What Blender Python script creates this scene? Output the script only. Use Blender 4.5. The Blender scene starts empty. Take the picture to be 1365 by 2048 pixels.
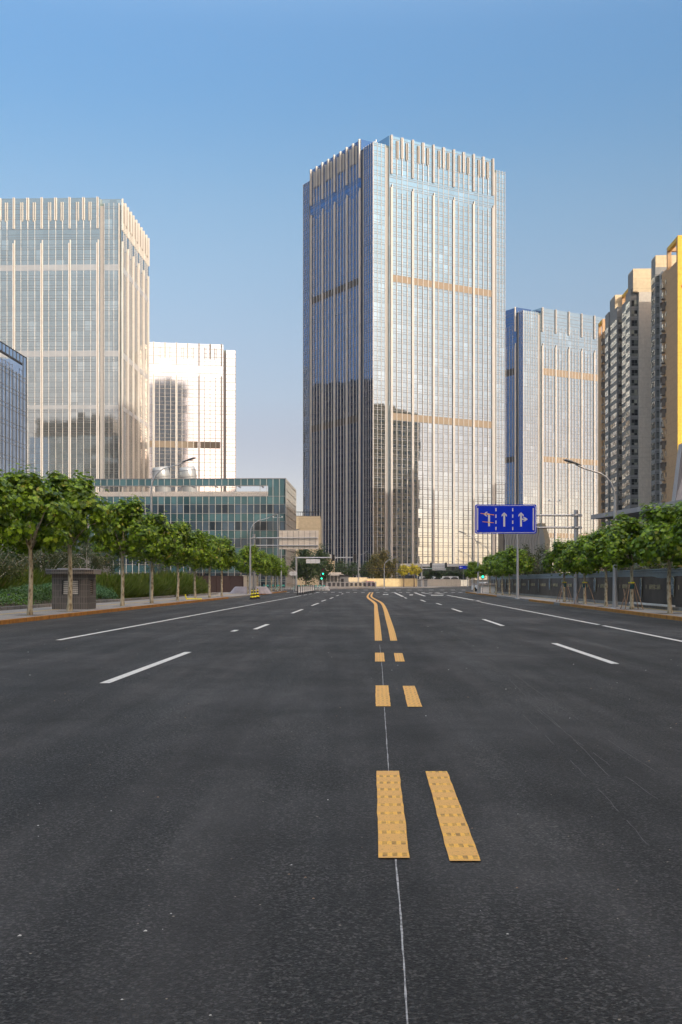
import bpy, math, random
from mathutils import Vector, Matrix
R = math.radians
C = bpy.data.collections.new('scene_objects'); S = bpy.context.scene; S.collection.children.link(C)
F, CU, HV, CH = 2318.0, 682.5, 1163.0, 1.5          # focal length in photo px, centre column, horizon row, eye height
# ---------------------------------------------------------------- camera, sky, sun, exposure
cam = bpy.data.cameras.new('camera'); camo = bpy.data.objects.new('camera', cam); C.objects.link(camo)
camo.location = (0, 0, CH); camo.rotation_euler = (R(90), 0, 0)
cam.sensor_fit = 'HORIZONTAL'; cam.sensor_width = 36; cam.lens = 36*F/1365; cam.shift_y = (HV-1024)/1365
cam.clip_start = .1; cam.clip_end = 9000; S.camera = camo
SUN_AZ, SUN_EL = 142.0, 24.0                          # clockwise from +Y
w = bpy.data.worlds.new('World'); S.world = w; w.use_nodes = True; nt = w.node_tree
sky = nt.nodes.new('ShaderNodeTexSky'); sky.sky_type = 'NISHITA'; sky.sun_disc = False
sky.sun_elevation = R(SUN_EL); sky.sun_rotation = R(SUN_AZ); sky.altitude = 60
sky.air_density = 1.0; sky.dust_density = 2.2; sky.ozone_density = 3.0
tc = nt.nodes.new('ShaderNodeTexCoord'); sx = nt.nodes.new('ShaderNodeSeparateXYZ'); nt.links.new(tc.outputs['Generated'], sx.inputs[0])
cr = nt.nodes.new('ShaderNodeValToRGB'); nt.links.new(sx.outputs[2], cr.inputs[0]); cr.color_ramp.interpolation = 'B_SPLINE'
for i, (p, c) in enumerate(((0., (.17, .14, .14)), (.09, (.088, .064, .063)), (.156, (.102, .075, .067)), (.31, (.106, .104, .088)), (.43, (.058, .092, .104)), (.50, (.20, .18, .15)), (.62, (.66, .44, .26)), (1., (.98, .62, .36)))):   # sky tint by elevation, overhead boosted to light the shade, scaled by eight below
    e = cr.color_ramp.elements[i] if i < 2 else cr.color_ramp.elements.new(p); e.position = p; e.color = (*c, 1)
mx = nt.nodes.new('ShaderNodeMix'); mx.data_type = 'RGBA'; mx.blend_type = 'MULTIPLY'; mx.inputs[0].default_value = 1
nt.links.new(sky.outputs[0], mx.inputs[6]); nt.links.new(cr.outputs[0], mx.inputs[7])
sc = nt.nodes.new('ShaderNodeVectorMath'); sc.operation = 'SCALE'; sc.inputs[3].default_value = 8.; nt.links.new(mx.outputs[2], sc.inputs[0])
nt.links.new(sc.outputs[0], nt.nodes['Background'].inputs[0]); nt.nodes['Background'].inputs[1].default_value = .15
sd = Vector((math.sin(R(SUN_AZ))*math.cos(R(SUN_EL)), math.cos(R(SUN_AZ))*math.cos(R(SUN_EL)), math.sin(R(SUN_EL))))
sl = bpy.data.lights.new('sun', 'SUN'); sl.energy = 2.6; sl.angle = R(.6); sl.color = (1, .90, .76)
so = bpy.data.objects.new('sun', sl); C.objects.link(so); so.rotation_euler = sd.to_track_quat('Z', 'Y').to_euler()
S.view_settings.view_transform = 'Standard'; S.view_settings.look = 'None'; S.view_settings.gamma = 1
S.view_settings.use_curve_mapping = False; S.view_settings.exposure = .67
S.render.engine = 'CYCLES'; S.cycles.use_denoising = True; S.cycles.max_bounces = 6; S.cycles.glossy_bounces = 4
S.cycles.transmission_bounces = 3; S.cycles.transparent_max_bounces = 6; S.cycles.caustics_reflective = False; S.cycles.caustics_refractive = False

# ---------------------------------------------------------------- helpers
def X(u, y): return (u-CU)/F*y
def Z(v, y): return CH+(HV-v)/F*y
def P(u, v, y): return Vector((X(u, y), y, Z(v, y)))
def G(u, v, z=0.): y = F*(CH-z)/(v-HV); return Vector((X(u, y), y, z))
SL = .0321
def RA(a, y, z=0.): return Vector((a+SL*y, y, z))
RD = Vector((SL, 1, 0)).normalized()                 # road direction
RZ = -math.atan(SL)                                  # z-rotation that turns +Y into the road direction
def reg(o, parent=None):
    C.objects.link(o)
    if parent is not None: o.parent = parent
    return o
def tag(o, label=None, cat=None, group=None, kind=None):
    if label: o['label'] = label
    if cat: o['category'] = cat
    if group: o['group'] = group
    if kind: o['kind'] = kind
    return o
def empty(name, loc=(0, 0, 0), rz=0., **k):
    o = bpy.data.objects.new(name, None); o.location = loc; o.rotation_euler = (0, 0, rz); o.empty_display_size = .3
    reg(o); return tag(o, **k)
class MB:
    def __init__(s): s.v = []; s.f = []; s.m = []; s.sm = []; s.mats = []; s.M = Matrix.Identity(4)
    def mi(s, m):
        if m not in s.mats: s.mats.append(m)
        return s.mats.index(m)
    def add(s, vs, fs, m, smooth=False):
        b = len(s.v); M = s.M
        s.v += [tuple(M @ Vector(p)) for p in vs]; k = s.mi(m)
        for f in fs: s.f.append([b+i for i in f]); s.m.append(k); s.sm.append(smooth)
        return s
    def box(s, x0, x1, y0, y1, z0, z1, m):
        vs = [(x0, y0, z0), (x1, y0, z0), (x1, y1, z0), (x0, y1, z0), (x0, y0, z1), (x1, y0, z1), (x1, y1, z1), (x0, y1, z1)]
        return s.add(vs, [(0, 3, 2, 1), (4, 5, 6, 7), (0, 1, 5, 4), (1, 2, 6, 5), (2, 3, 7, 6), (3, 0, 4, 7)], m)
    def prism(s, pts, z0, z1, m):      # pts CCW seen from above
        n = len(pts)
        vs = [(p[0], p[1], z0) for p in pts]+[(p[0], p[1], z1) for p in pts]
        fs = [tuple(range(n-1, -1, -1)), tuple(range(n, 2*n))]+[(i, (i+1) % n, n+(i+1) % n, n+i) for i in range(n)]
        return s.add(vs, fs, m)
    def plate(s, pts, y0, y1, m):      # outline in x,z, thickness in y
        n = len(pts)
        vs = [(p[0], y0, p[1]) for p in pts]+[(p[0], y1, p[1]) for p in pts]
        fs = [tuple(range(n)), tuple(range(2*n-1, n-1, -1))]+[(i, n+i, n+(i+1) % n, (i+1) % n) for i in range(n)]
        return s.add(vs, fs, m)
    def tube(s, path, rad, m, n=8, smooth=True, cap=True):
        path = [Vector(p) for p in path]; k = len(path)
        if not hasattr(rad, '__len__'): rad = [rad]*k
        vs = []; up = None
        for i, p in enumerate(path):
            d = (path[min(i+1, k-1)]-path[max(i-1, 0)]).normalized()
            if up is None: up = Vector((0, 0, 1)) if abs(d.z) < .9 else Vector((1, 0, 0))
            a = d.cross(up).normalized(); b = a.cross(d).normalized(); up = b
            vs += [p+rad[i]*(math.cos(t)*a+math.sin(t)*b) for t in [2*math.pi*j/n for j in range(n)]]
        fs = [(i*n+j, i*n+(j+1) % n, (i+1)*n+(j+1) % n, (i+1)*n+j) for i in range(k-1) for j in range(n)]
        s.add(vs, fs, m, smooth)
        if cap:
            s.add(vs[:n], [tuple(range(n-1, -1, -1))], m); s.add(vs[-n:], [tuple(range(n))], m)
        return s
    def lathe(s, prof, m, n=16, smooth=True, c=(0, 0, 0)):
        vs = [(c[0]+r*math.cos(2*math.pi*j/n), c[1]+r*math.sin(2*math.pi*j/n), c[2]+z) for r, z in prof for j in range(n)]
        fs = [(i*n+j, i*n+(j+1) % n, (i+1)*n+(j+1) % n, (i+1)*n+j) for i in range(len(prof)-1) for j in range(n)]
        s.add(vs, fs, m, smooth)
        s.add(vs[-n:], [tuple(range(n))], m); s.add(vs[:n], [tuple(range(n-1, -1, -1))], m)
        return s
    def mesh(s, name):
        me = bpy.data.meshes.new(name); me.from_pydata(s.v, [], s.f)
        for m in s.mats: me.materials.append(m)
        me.polygons.foreach_set('material_index', s.m); me.polygons.foreach_set('use_smooth', s.sm); me.update()
        return me
    def build(s, name, parent=None, loc=None, rz=None, **k):
        o = bpy.data.objects.new(name, s.mesh(name))
        if loc is not None: o.location = loc
        if rz is not None: o.rotation_euler = (0, 0, rz)
        reg(o, parent); return tag(o, **k)
def copy_tree(o, parent=None):
    c = o.copy(); C.objects.link(c); c.parent = parent
    for ch in list(o.children): copy_tree(ch, c)
    return c

# ---------------------------------------------------------------- materials
class NT:
    def __init__(s, name):
        s.mat = bpy.data.materials.new(name); s.mat.use_nodes = True; s.t = s.mat.node_tree; s.b = s.t.nodes['Principled BSDF']
        s.out = s.t.nodes['Material Output']
    def set(s, sock, v):
        i = s.b.inputs[sock]
        if isinstance(v, bpy.types.NodeSocket): s.t.links.new(v, i)
        else: i.default_value = v
        return s
    def n(s, typ, ins=None, **props):
        nd = s.t.nodes.new(typ)
        for k, v in props.items(): setattr(nd, k, v)
        for k, v in (ins or {}).items():
            if isinstance(v, bpy.types.NodeSocket): s.t.links.new(v, nd.inputs[k])
            else: nd.inputs[k].default_value = v
        return nd
    def math(s, op, a, b=0., c=0., clamp=False): return s.n('ShaderNodeMath', {0: a, 1: b, 2: c}, operation=op, use_clamp=clamp).outputs[0]
    def coord(s, which='Object'): return s.n('ShaderNodeTexCoord').outputs[which]
    def noise(s, scale, detail=3., rough=.55, vec=None, out='Fac'):
        return s.n('ShaderNodeTexNoise', {'Vector': vec or s.coord(), 'Scale': scale, 'Detail': detail, 'Roughness': rough}).outputs[out]
    def ramp(s, fac, stops):
        nd = s.n('ShaderNodeValToRGB', {0: fac}); e = nd.color_ramp.elements
        e[0].position, e[0].color = stops[0][0], (*stops[0][1], 1); e[1].position, e[1].color = stops[-1][0], (*stops[-1][1], 1)
        for p, c in stops[1:-1]: x = e.new(p); x.color = (*c, 1)
        return nd.outputs[0]
    def mix(s, fac, a, b, mode='MIX'):
        nd = s.t.nodes.new('ShaderNodeMix'); nd.data_type = 'RGBA'; nd.blend_type = mode
        for i, v in ((0, fac), (6, a), (7, b)):
            if isinstance(v, bpy.types.NodeSocket): s.t.links.new(v, nd.inputs[i])
            else: nd.inputs[i].default_value = (*v, 1) if hasattr(v, '__len__') and len(v) == 3 else v
        return nd.outputs[2]
    def bump(s, h, strength=.3, dist=.02): return s.n('ShaderNodeBump', {'Height': h, 'Strength': strength, 'Distance': dist}).outputs[0]
    def xyz(s, vec=None): return s.n('ShaderNodeSeparateXYZ', {0: vec or s.coord()}).outputs
def rgb(c, k=1.): return tuple(min(1, x*k) for x in c[:3])
def plain(name, col, rough=.6, metal=0., var=.12, scale=3., bump=0., spec=None):
    m = NT(name); f = m.noise(scale, 4.)
    m.set('Base Color', m.ramp(f, [(.3, rgb(col, 1-var)), (.7, rgb(col, 1+var))])).set('Roughness', rough).set('Metallic', metal)
    if bump: m.set('Normal', m.bump(m.noise(scale*12, 3.), bump, .01))
    if spec is not None: m.set('Specular IOR Level', spec)
    return m.mat
def glass_mat(name, col, metal=.9, rough=.04, px=2.5, pz=3.8, jit=.006, var=.06, blinds=.10, wave=.005, stops=None):
    m = NT(name); co = m.coord(); x, y, z = m.xyz(co)
    cx = m.math('FLOOR', m.math('DIVIDE', m.math('ADD', x, y), px)); cz = m.math('FLOOR', m.math('DIVIDE', z, pz))
    cell = m.n('ShaderNodeCombineXYZ', {0: cx, 1: cz, 2: 0.}).outputs[0]
    wn = m.n('ShaderNodeTexWhiteNoise', {'Vector': cell}, noise_dimensions='3D')
    c1 = m.ramp(wn.outputs['Value'], stops or [(0, rgb(col, 1-var)), (1-blinds, rgb(col, 1+var)), (1., rgb(col, 1.25))])
    m.set('Base Color', c1).set('Metallic', metal).set('Roughness', rough)
    geo = m.n('ShaderNodeNewGeometry').outputs['Normal']
    d = m.n('ShaderNodeVectorMath', {0: wn.outputs['Color'], 1: (.5, .5, .5)}, operation='SUBTRACT').outputs[0]
    d = m.n('ShaderNodeVectorMath', {0: d, 3: jit}, operation='SCALE').outputs[0]
    wv = m.noise(.25, 2., .5, co, 'Color')
    wv = m.n('ShaderNodeVectorMath', {0: wv, 1: (.5, .5, .5)}, operation='SUBTRACT').outputs[0]
    wv = m.n('ShaderNodeVectorMath', {0: wv, 3: wave}, operation='SCALE').outputs[0]
    nn = m.n('ShaderNodeVectorMath', {0: geo, 1: d}, operation='ADD').outputs[0]
    nn = m.n('ShaderNodeVectorMath', {0: nn, 1: wv}, operation='ADD').outputs[0]
    nn = m.n('ShaderNodeVectorMath', {0: nn}, operation='NORMALIZE').outputs[0]
    m.set('Normal', nn); return m.mat
M = {}
def leaf_mat(name, a, b, yellow=(.30, .26, .04), ny=.04, trans=.3):
    m = NT(name); ri = m.n('ShaderNodeNewGeometry').outputs['Random Per Island']
    col = m.ramp(ri, [(0, a), (.5, rgb([(p+q)/2 for p, q in zip(a, b)])), (1-ny, b), (1-ny*.4, yellow)])
    m.set('Base Color', col).set('Roughness', .42).set('Specular IOR Level', .45)
    tr = m.n('ShaderNodeBsdfTranslucent', {'Color': m.mix(.4, col, (.25, .38, .03))}).outputs[0]
    mx = m.n('ShaderNodeMixShader', {0: trans, 1: m.b.outputs[0], 2: tr}).outputs[0]
    m.t.links.new(mx, m.out.inputs[0]); return m.mat
def build_materials():
    # asphalt
    m = NT('asphalt'); co = m.coord(); x, y, z = m.xyz(co)
    vor = m.n('ShaderNodeTexVoronoi', {'Vector': co, 'Scale': 95.}, feature='F1')
    vor2 = m.n('ShaderNodeTexVoronoi', {'Vector': co, 'Scale': 64.}, feature='F1')
    fine = m.noise(34., 3., .85, co)
    str_ = m.n('ShaderNodeMapping', {'Vector': co, 'Scale': (.9, .06, 1.)}).outputs[0]
    streak = m.noise(1.3, 5., .6, str_); big = m.noise(.12, 4., .6, co); mid = m.noise(.7, 4., .6, co)
    base = m.ramp(fine, [(.40, (.010, .010, .010)), (.52, (.027, .0265, .027)), (.62, (.072, .070, .069))])
    chip = m.math('GREATER_THAN', m.xyz(m.n('ShaderNodeTexVoronoi', {'Vector': co, 'Scale': 85.}, feature='F1').outputs['Color'])[1], .84)
    base = m.mix(m.math('MULTIPLY', chip, .5), base, (.17, .163, .155))
    dk = m.math('GREATER_THAN', m.xyz(vor2.outputs['Color'])[0], .7)
    base = m.mix(m.math('MULTIPLY', dk, .6), base, (.008, .008, .008))
    base = m.mix(m.math('MULTIPLY', m.ramp(streak, [(.46, (0, 0, 0)), (.64, (1, 1, 1))]), .5), base, (.080, .078, .079))
    base = m.mix(m.math('MULTIPLY', m.ramp(big, [(.47, (0, 0, 0)), (.6, (1, 1, 1))]), .5), base, (.074, .072, .074))
    base = m.mix(m.math('MULTIPLY', m.ramp(mid, [(.48, (0, 0, 0)), (.66, (1, 1, 1))]), .45), base, (.02, .02, .021))
    tone = m.ramp(m.noise(.55, 6., .65, m.n('ShaderNodeMapping', {'Vector': co, 'Scale': (1., .30, 1.)}).outputs[0]), [(.36, (.62,)*3), (.5, (.95,)*3), (.64, (1.38,)*3)])
    trk = m.ramp(m.noise(1.7, 3., .6, m.n('ShaderNodeMapping', {'Vector': co, 'Rotation': (0, 0, SL), 'Scale': (.8, .012, 1.)}).outputs[0]), [(.38, (.80,)*3), (.62, (1.22,)*3)])
    base = m.mix(1., m.mix(1., base, tone, 'MULTIPLY'), trk, 'MULTIPLY')
    speck = m.math('LESS_THAN', m.n('ShaderNodeTexVoronoi', {'Vector': co, 'Scale': 8.}, feature='F1').outputs['Distance'], .045)
    sel = m.math('GREATER_THAN', m.xyz(m.n('ShaderNodeTexVoronoi', {'Vector': co, 'Scale': 8.}, feature='F1').outputs['Color'])[0], .62)
    base = m.mix(m.math('MULTIPLY', speck, sel), base, (.38, .33, .26))
    m.set('Base Color', base).set('Roughness', m.ramp(streak, [(.3, (.72,)*3), (.7, (.9,)*3)])).set('Specular IOR Level', .35)
    h = m.math('ADD', m.math('MULTIPLY', vor.outputs['Distance'], .6), m.math('MULTIPLY', fine, .7))
    m.set('Normal', m.bump(h, 1., .02)); M['asphalt'] = m.mat
    # yellow thermoplastic with pressed rows of dots
    m = NT('yellow_line_paint'); x, y, z = m.xyz(m.n('ShaderNodeUVMap').outputs[0])
    fy = m.math('FRACT', m.math('DIVIDE', y, .283)); fx = m.math('FRACT', m.math('MULTIPLY', m.math('SUBTRACT', x, .008), 18.6))
    row = m.math('MULTIPLY', m.math('GREATER_THAN', fy, .12), m.math('LESS_THAN', fy, .42))
    dot = m.math('MULTIPLY', row, m.math('MULTIPLY', m.math('GREATER_THAN', fx, .28), m.math('LESS_THAN', fx, .78)))
    nz = m.noise(9., 5., .7); nz2 = m.noise(50., 3., .7)
    c = m.mix(m.math('MULTIPLY', nz, .9), (.78, .43, .10), (.60, .32, .10))
    c = m.mix(m.math('MULTIPLY', row, .8), c, (.86, .48, .06))
    c = m.mix(m.math('MULTIPLY', dot, m.ramp(m.noise(11., 4., .7), [(.35, (.1,)*3), (.62, (.85,)*3)])), c, (.20, .105, .035))
    c = m.mix(m.math('MULTIPLY', m.math('GREATER_THAN', m.noise(85., 4., .8), .60), .7), c, (.12, .085, .05))
    m.set('Base Color', c).set('Roughness', .7).set('Normal', m.bump(m.math('ADD', m.math('MULTIPLY', dot, -.7), m.math('MULTIPLY', nz2, .35)), .5, .006)); M['yellow'] = m.mat
    m = NT('white_line_paint'); nz = m.noise(14., 5., .7)
    m.set('Base Color', m.ramp(nz, [(.32, (.3, .3, .29)), (.45, (.62, .61, .58)), (.7, (.74, .73, .70))])).set('Roughness', .7); M['white_line'] = m.mat
    m = NT('chalk_line'); nz = m.noise(30., 4., .7)
    m.set('Base Color', m.ramp(nz, [(.35, (.14, .14, .145)), (.6, (.46, .46, .47))])).set('Roughness', .9); M['chalk'] = m.mat
    # paving
    m = NT('pavement_blocks'); br = m.n('ShaderNodeTexBrick', {'Vector': m.coord(), 'Color1': (.30, .285, .27, 1), 'Color2': (.37, .35, .33, 1), 'Mortar': (.16, .15, .14, 1),
        'Scale': 1., 'Mortar Size': .012, 'Brick Width': .4, 'Row Height': .2})
    c = m.mix(m.math('MULTIPLY', m.noise(.8, 5.), .6), br.outputs['Color'], (.25, .235, .22), 'MULTIPLY'); c = m.mix(.55, br.outputs['Color'], c)
    m.set('Base Color', c).set('Roughness', .85).set('Normal', m.bump(br.outputs['Fac'], -.3, .01)); M['paving'] = m.mat
    M['tactile'] = plain('yellow_paving', (.42, .31, .15), .85, var=.15, scale=5)
    M['ground'] = plain('dusty_ground', (.20, .18, .15), .95, var=.2, scale=.05)
    m = NT('kerb_paint'); x, y, z = m.xyz(); nz = m.noise(1.6, 6., .7); jt = m.math('GREATER_THAN', m.math('FRACT', y), .035)
    c = m.ramp(nz, [(.3, (.20, .085, .015)), (.5, (.40, .17, .018)), (.72, (.50, .24, .04))]); c = m.mix(jt, (.1, .06, .03), c)
    m.set('Base Color', c).set('Roughness', .75).set('Normal', m.bump(m.noise(20.), .3, .01)); M['kerb_paint'] = m.mat
    m = NT('kerb_stone'); x, y, z = m.xyz(); jt = m.math('GREATER_THAN', m.math('FRACT', y), .04)
    m.set('Base Color', m.mix(jt, (.07, .065, .06), m.ramp(m.noise(3., 5.), [(.3, (.19, .18, .17)), (.7, (.30, .29, .27))]))).set('Roughness', .85); M['kerb_stone'] = m.mat
    M['soil'] = plain('soil', (.09, .065, .045), .95, var=.35, scale=2., bump=.5)
    # metals and paints
    M['galv'] = plain('galvanised_steel', (.46, .47, .49), .38, .75, var=.1, scale=2.)
    M['lamp_pole'] = plain('grey_lamp_paint', (.50, .51, .52), .35, .5, var=.05)
    M['lamp_head'] = plain('dark_lamp_housing', (.16, .165, .17), .35, .5)
    M['lamp_lens'] = plain('lamp_lens', (.55, .55, .5), .2)
    M['blue'] = plain('blue_sign_sheet', (.0, .03, .62), .6, var=.03, spec=.15)
    M['sign_white'] = plain('white_sign_sheet', (.66, .68, .70), .5, var=.03)
    M['orange_tape'] = plain('orange_tape', (.85, .34, .03), .6, var=.05)
    M['cream_sign'] = plain('cream_sign_back', (.74, .69, .61), .6, var=.12, scale=1.5)
    M['black'] = plain('black_paint', (.02, .02, .022), .5)
    M['rubber'] = plain('black_rubber', (.025, .025, .025), .8)
    M['cone_yellow'] = plain('reflective_yellow', (.80, .72, .02), .5)
    M['white'] = plain('white_paint', (.75, .75, .73), .5, var=.06)
    M['dark_metal'] = plain('dark_metal', (.09, .09, .095), .5, .5)
    M['red'] = plain('red_paint', (.5, .04, .03), .5)
    M['pink'] = plain('pink_paint', (.66, .12, .28), .35)
    M['teal'] = plain('teal_plastic', (.06, .45, .40), .5)
    M['dark_wrap'] = plain('dark_teal_wrap', (.01, .06, .07), .6)
    M['tyre'] = plain('tyre', (.02, .02, .02), .85)
    M['car_glass'] = plain('car_glass', (.03, .035, .04), .1, 0.)
    M['tarp'] = plain('grey_tarpaulin', (.36, .35, .40), .8, var=.15, scale=2.)
    M['wood_stake'] = plain('wood_stake', (.34, .23, .15), .85, var=.2, scale=6)
    M['rust'] = plain('rusty_stake', (.20, .08, .05), .8)
    m = NT('green_signal'); m.set('Emission Color', (.02, 1, .55, 1)).set('Emission Strength', 3.).set('Base Color', (0, .3, .2, 1)); M['green_light'] = m.mat
    m = NT('red_lamp'); m.set('Base Color', (.08, .01, .01, 1)).set('Roughness', .3); M['signal_off'] = m.mat
    # towers
    M['fin'] = plain('pale_stone_fin', (.58, .55, .51), .45, var=.05, scale=.3)
    M['fin_white'] = plain('pale_metal_fin', (.80, .77, .72), .4, .2, var=.04, scale=.3)
    M['fin_dark'] = plain('dark_brown_fin_shade', (.13, .105, .085), .5)  # painted shade beside slim fins; also plain dark brown for columns and wall
    M['slim'] = plain('grey_slim_fin', (.36, .35, .33), .5, .2)
    M['mullion'] = plain('dark_transom', (.15, .15, .155), .5, .3)
    M['mullion_tan'] = plain('tan_transom', (.24, .20, .16), .5, .3)
    M['louvre'] = plain('crown_louvre', (.30, .27, .23), .6, .2)
    M['tan_band'] = plain('tan_louvre_band', (.205, .16, .112), .7, var=.06, scale=.2)
    M['darkened_louvre'] = plain('darkened_louvre', (.035, .028, .026), .6)  # tan louvre darkened for unlit faces, shade in its colour; also neighbours' dark windows
    M['pale_band'] = plain('pale_blind_panel', (.42, .43, .43), .3, .5, var=.08, scale=.3)
    M['groove'] = plain('groove_glass', (.26, .32, .28), .25, .5)
    M['roof'] = plain('flat_roof', (.3, .29, .28), .9)
    M['g_main'] = glass_mat('main_tower_glass', (.385, .485, .54), .96, .03, 2.5, 3.8)
    M['g_shaded'] = glass_mat('shaded_face_glass', (.10, .175, .33), .96, .03, 2.5, 3.8, blinds=.04)  # tower glass darkened for left faces; shade and blue reflection put into colour
    M['g_far'] = glass_mat('far_tower_glass', (.405, .495, .535), .96, .04, 2.25, 3.8)
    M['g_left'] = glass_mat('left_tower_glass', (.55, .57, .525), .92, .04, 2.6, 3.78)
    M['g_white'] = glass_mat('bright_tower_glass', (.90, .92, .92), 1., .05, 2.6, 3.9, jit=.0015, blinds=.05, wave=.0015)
    M['g_blue'] = glass_mat('blue_block_glass', (.42, .52, .66), .95, .03, 2.35, 3.6)
    M['g_teal'] = glass_mat('teal_panel_glass', (.050, .115, .135), .55, .06, 1.42, 1.85, .02, .2)
    M['g_dark'] = glass_mat('dark_vision_glass', (.035, .06, .085), .55, .05, 1.42, 3.7, .02, .6, .15)
    M['g_off'] = glass_mat('neighbour_glass', (.10, .13, .16), .6, .06, 2.4, 3.6, .02, .3)
    # apartments
    def render_wall(name, col, seam=2.8):
        m = NT(name); x, y, z = m.xyz(); j = m.math('LESS_THAN', m.math('FRACT', m.math('DIVIDE', z, seam)), .025)
        c = m.ramp(m.noise(1.2, 5., .65), [(.3, rgb(col, .86)), (.7, rgb(col, 1.1))])
        sx = m.noise(1., 4., .6, m.n('ShaderNodeMapping', {'Vector': m.coord(), 'Scale': (2.5, 2.5, .12)}).outputs[0])
        c = m.mix(m.math('MULTIPLY', m.ramp(sx, [(.5, (0, 0, 0)), (.75, (1, 1, 1))]), .22), c, rgb(col, .55))
        m.set('Base Color', m.mix(m.math('MULTIPLY', j, .5), c, rgb(col, .45))).set('Roughness', .85); return m.mat
    M['apt_yellow'] = render_wall('yellow_render', (.72, .46, .07)); M['apt_orange'] = render_wall('orange_brown_render', (.48, .31, .17))
    M['apt_grey'] = render_wall('grey_beige_render', (.50, .46, .40)); M['apt_white'] = render_wall('pale_grey_render', (.44, .43, .42))
    M['apt_dark'] = render_wall('dark_grey_spandrel', (.23, .235, .235)); M['board_navy'] = plain('navy_cladding', (.016, .024, .040), .4, .2, var=.3); M['apt_beige'] = render_wall('beige_render', (.55, .45, .30))
    m = glass_mat('apartment_window', (.3, .3, .3), .45, .1, .9, 1.4, .05, stops=[(0, (.015, .018, .02)), (.45, (.05, .06, .065)), (.62, (.20, .22, .20)), (.85, (.42, .43, .36)), (1., (.6, .6, .52))]); M['apt_win'] = m
    M['apt_frame'] = plain('window_frame', (.12, .125, .13), .5)
    M['ac'] = plain('air_conditioner_case', (.42, .41, .38), .6); M['cage'] = plain('balcony_cage', (.20, .18, .16), .6, .3)
    M['concrete'] = plain('concrete', (.36, .35, .33), .9, var=.15, scale=1.2)
    M['canopy'] = plain('canopy_panel', (.34, .34, .36), .45, .3, var=.06, scale=.5); M['slat'] = plain('canopy_slat', (.17, .18, .19), .6, .2)
    M['hoard_yellow'] = render_wall('cream_hoarding', (.62, .48, .26), 9); M['brown_board'] = plain('brown_hoarding', (.055, .035, .035), .7, var=.2)
    M['pale_board'] = plain('pale_hoarding', (.50, .47, .42), .7)
    m = NT('banner_mesh'); x, y, z = m.xyz(); k = m.math('LESS_THAN', m.math('FRACT', m.math('MULTIPLY', z, 16.)), .25)
    c = m.ramp(m.noise(.6, 5.), [(.3, (.045, .038, .032)), (.7, (.085, .07, .058))]); c = m.mix(m.math('MULTIPLY', k, .4), c, (.12, .10, .085))
    m.set('Base Color', c).set('Roughness', .7).set('Normal', m.bump(m.noise(1.1, 3.), .5, .08)); M['banner'] = m.mat
    M['banner_gold'] = plain('banner_gold', (.42, .38, .24), .6); M['board_blue'] = plain('corrugated_blue_grey', (.30, .36, .40), .5, .3)
    M['wood'] = plain('wood', (.3, .2, .12), .8)
    m = NT('picture_print'); n1 = m.noise(3.2, 5., .7)
    m.set('Base Color', m.ramp(n1, [(.35, (.015, .025, .05)), (.48, (.05, .10, .16)), (.56, (.22, .33, .40)), (.66, (.45, .5, .5)), (.75, (.08, .14, .05))])).set('Roughness', .4); M['picture'] = m.mat
    # kiosk tile
    m = NT('dark_vertical_tile'); br = m.n('ShaderNodeTexBrick', {'Vector': m.n('ShaderNodeMapping', {'Vector': m.coord(), 'Rotation': (R(90), 0, 0)}).outputs[0],
        'Color1': (.082, .078, .075, 1), 'Color2': (.125, .118, .112, 1), 'Mortar': (.26, .24, .22, 1), 'Scale': 1., 'Mortar Size': .008, 'Brick Width': .085, 'Row Height': .30}, offset=0.)
    m.set('Base Color', br.outputs['Color']).set('Roughness', .6); M['tile'] = m.mat
    M['kiosk_roof'] = plain('kiosk_roof', (.34, .35, .38), .6, var=.15)
    M['louvre_white'] = plain('dusty_white_louvre', (.68, .67, .64), .6, var=.2, scale=4)
    # plants
    m = NT('plane_bark'); nz = m.n('ShaderNodeTexVoronoi', {'Vector': m.n('ShaderNodeMapping', {'Vector': m.coord(), 'Scale': (1., 1., .45)}).outputs[0], 'Scale': 11.}, feature='SMOOTH_F1').outputs['Distance']
    m.set('Base Color', m.ramp(m.math('ADD', nz, m.math('MULTIPLY', m.noise(8., 4.), .35)), [(.30, (.13, .10, .065)), (.5, (.34, .30, .20)), (.72, (.46, .42, .31))])).set('Roughness', .8).set('Normal', m.bump(nz, .3, .01)); M['bark'] = m.mat
    M['white_bark'] = plain('whitewashed_bark', (.52, .49, .44), .85, var=.2, scale=6); M['dark_bark'] = plain('dark_bark', (.10, .075, .055), .9, var=.2, scale=6)
    M['leaf'] = leaf_mat('plane_leaf', (.022, .070, .004), (.32, .50, .024), (.34, .33, .05), .045, .34)
    M['leaf_dark'] = leaf_mat('dark_leaf', (.016, .04, .010), (.05, .09, .022), (.10, .12, .03), .05, .2)
    M['leaf_grey'] = leaf_mat('dull_leaf', (.035, .05, .018), (.09, .11, .045), (.2, .12, .05), .06, .2)
    M['leaf_gold'] = leaf_mat('golden_leaf', (.22, .20, .012), (.62, .50, .03), (.6, .42, .05), .1, .35)
    M['leaf_olive'] = leaf_mat('olive_leaf', (.08, .075, .015), (.22, .17, .035), (.35, .2, .04), .1, .3)
    M['juniper'] = leaf_mat('juniper_leaf', (.025, .09, .03), (.08, .23, .075), (.08, .2, .08), .02, .15)
    M['hedge'] = leaf_mat('hedge_leaf', (.018, .06, .008), (.07, .165, .02), (.07, .14, .03), .02, .15)
    M['grass'] = leaf_mat('tall_grass_blade', (.07, .12, .015), (.18, .25, .045), (.25, .22, .09), .08, .3)
    M['cover'] = leaf_mat('ground_cover', (.04, .11, .015), (.13, .27, .035), (.13, .10, .25), .08, .2)
build_materials()

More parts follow.
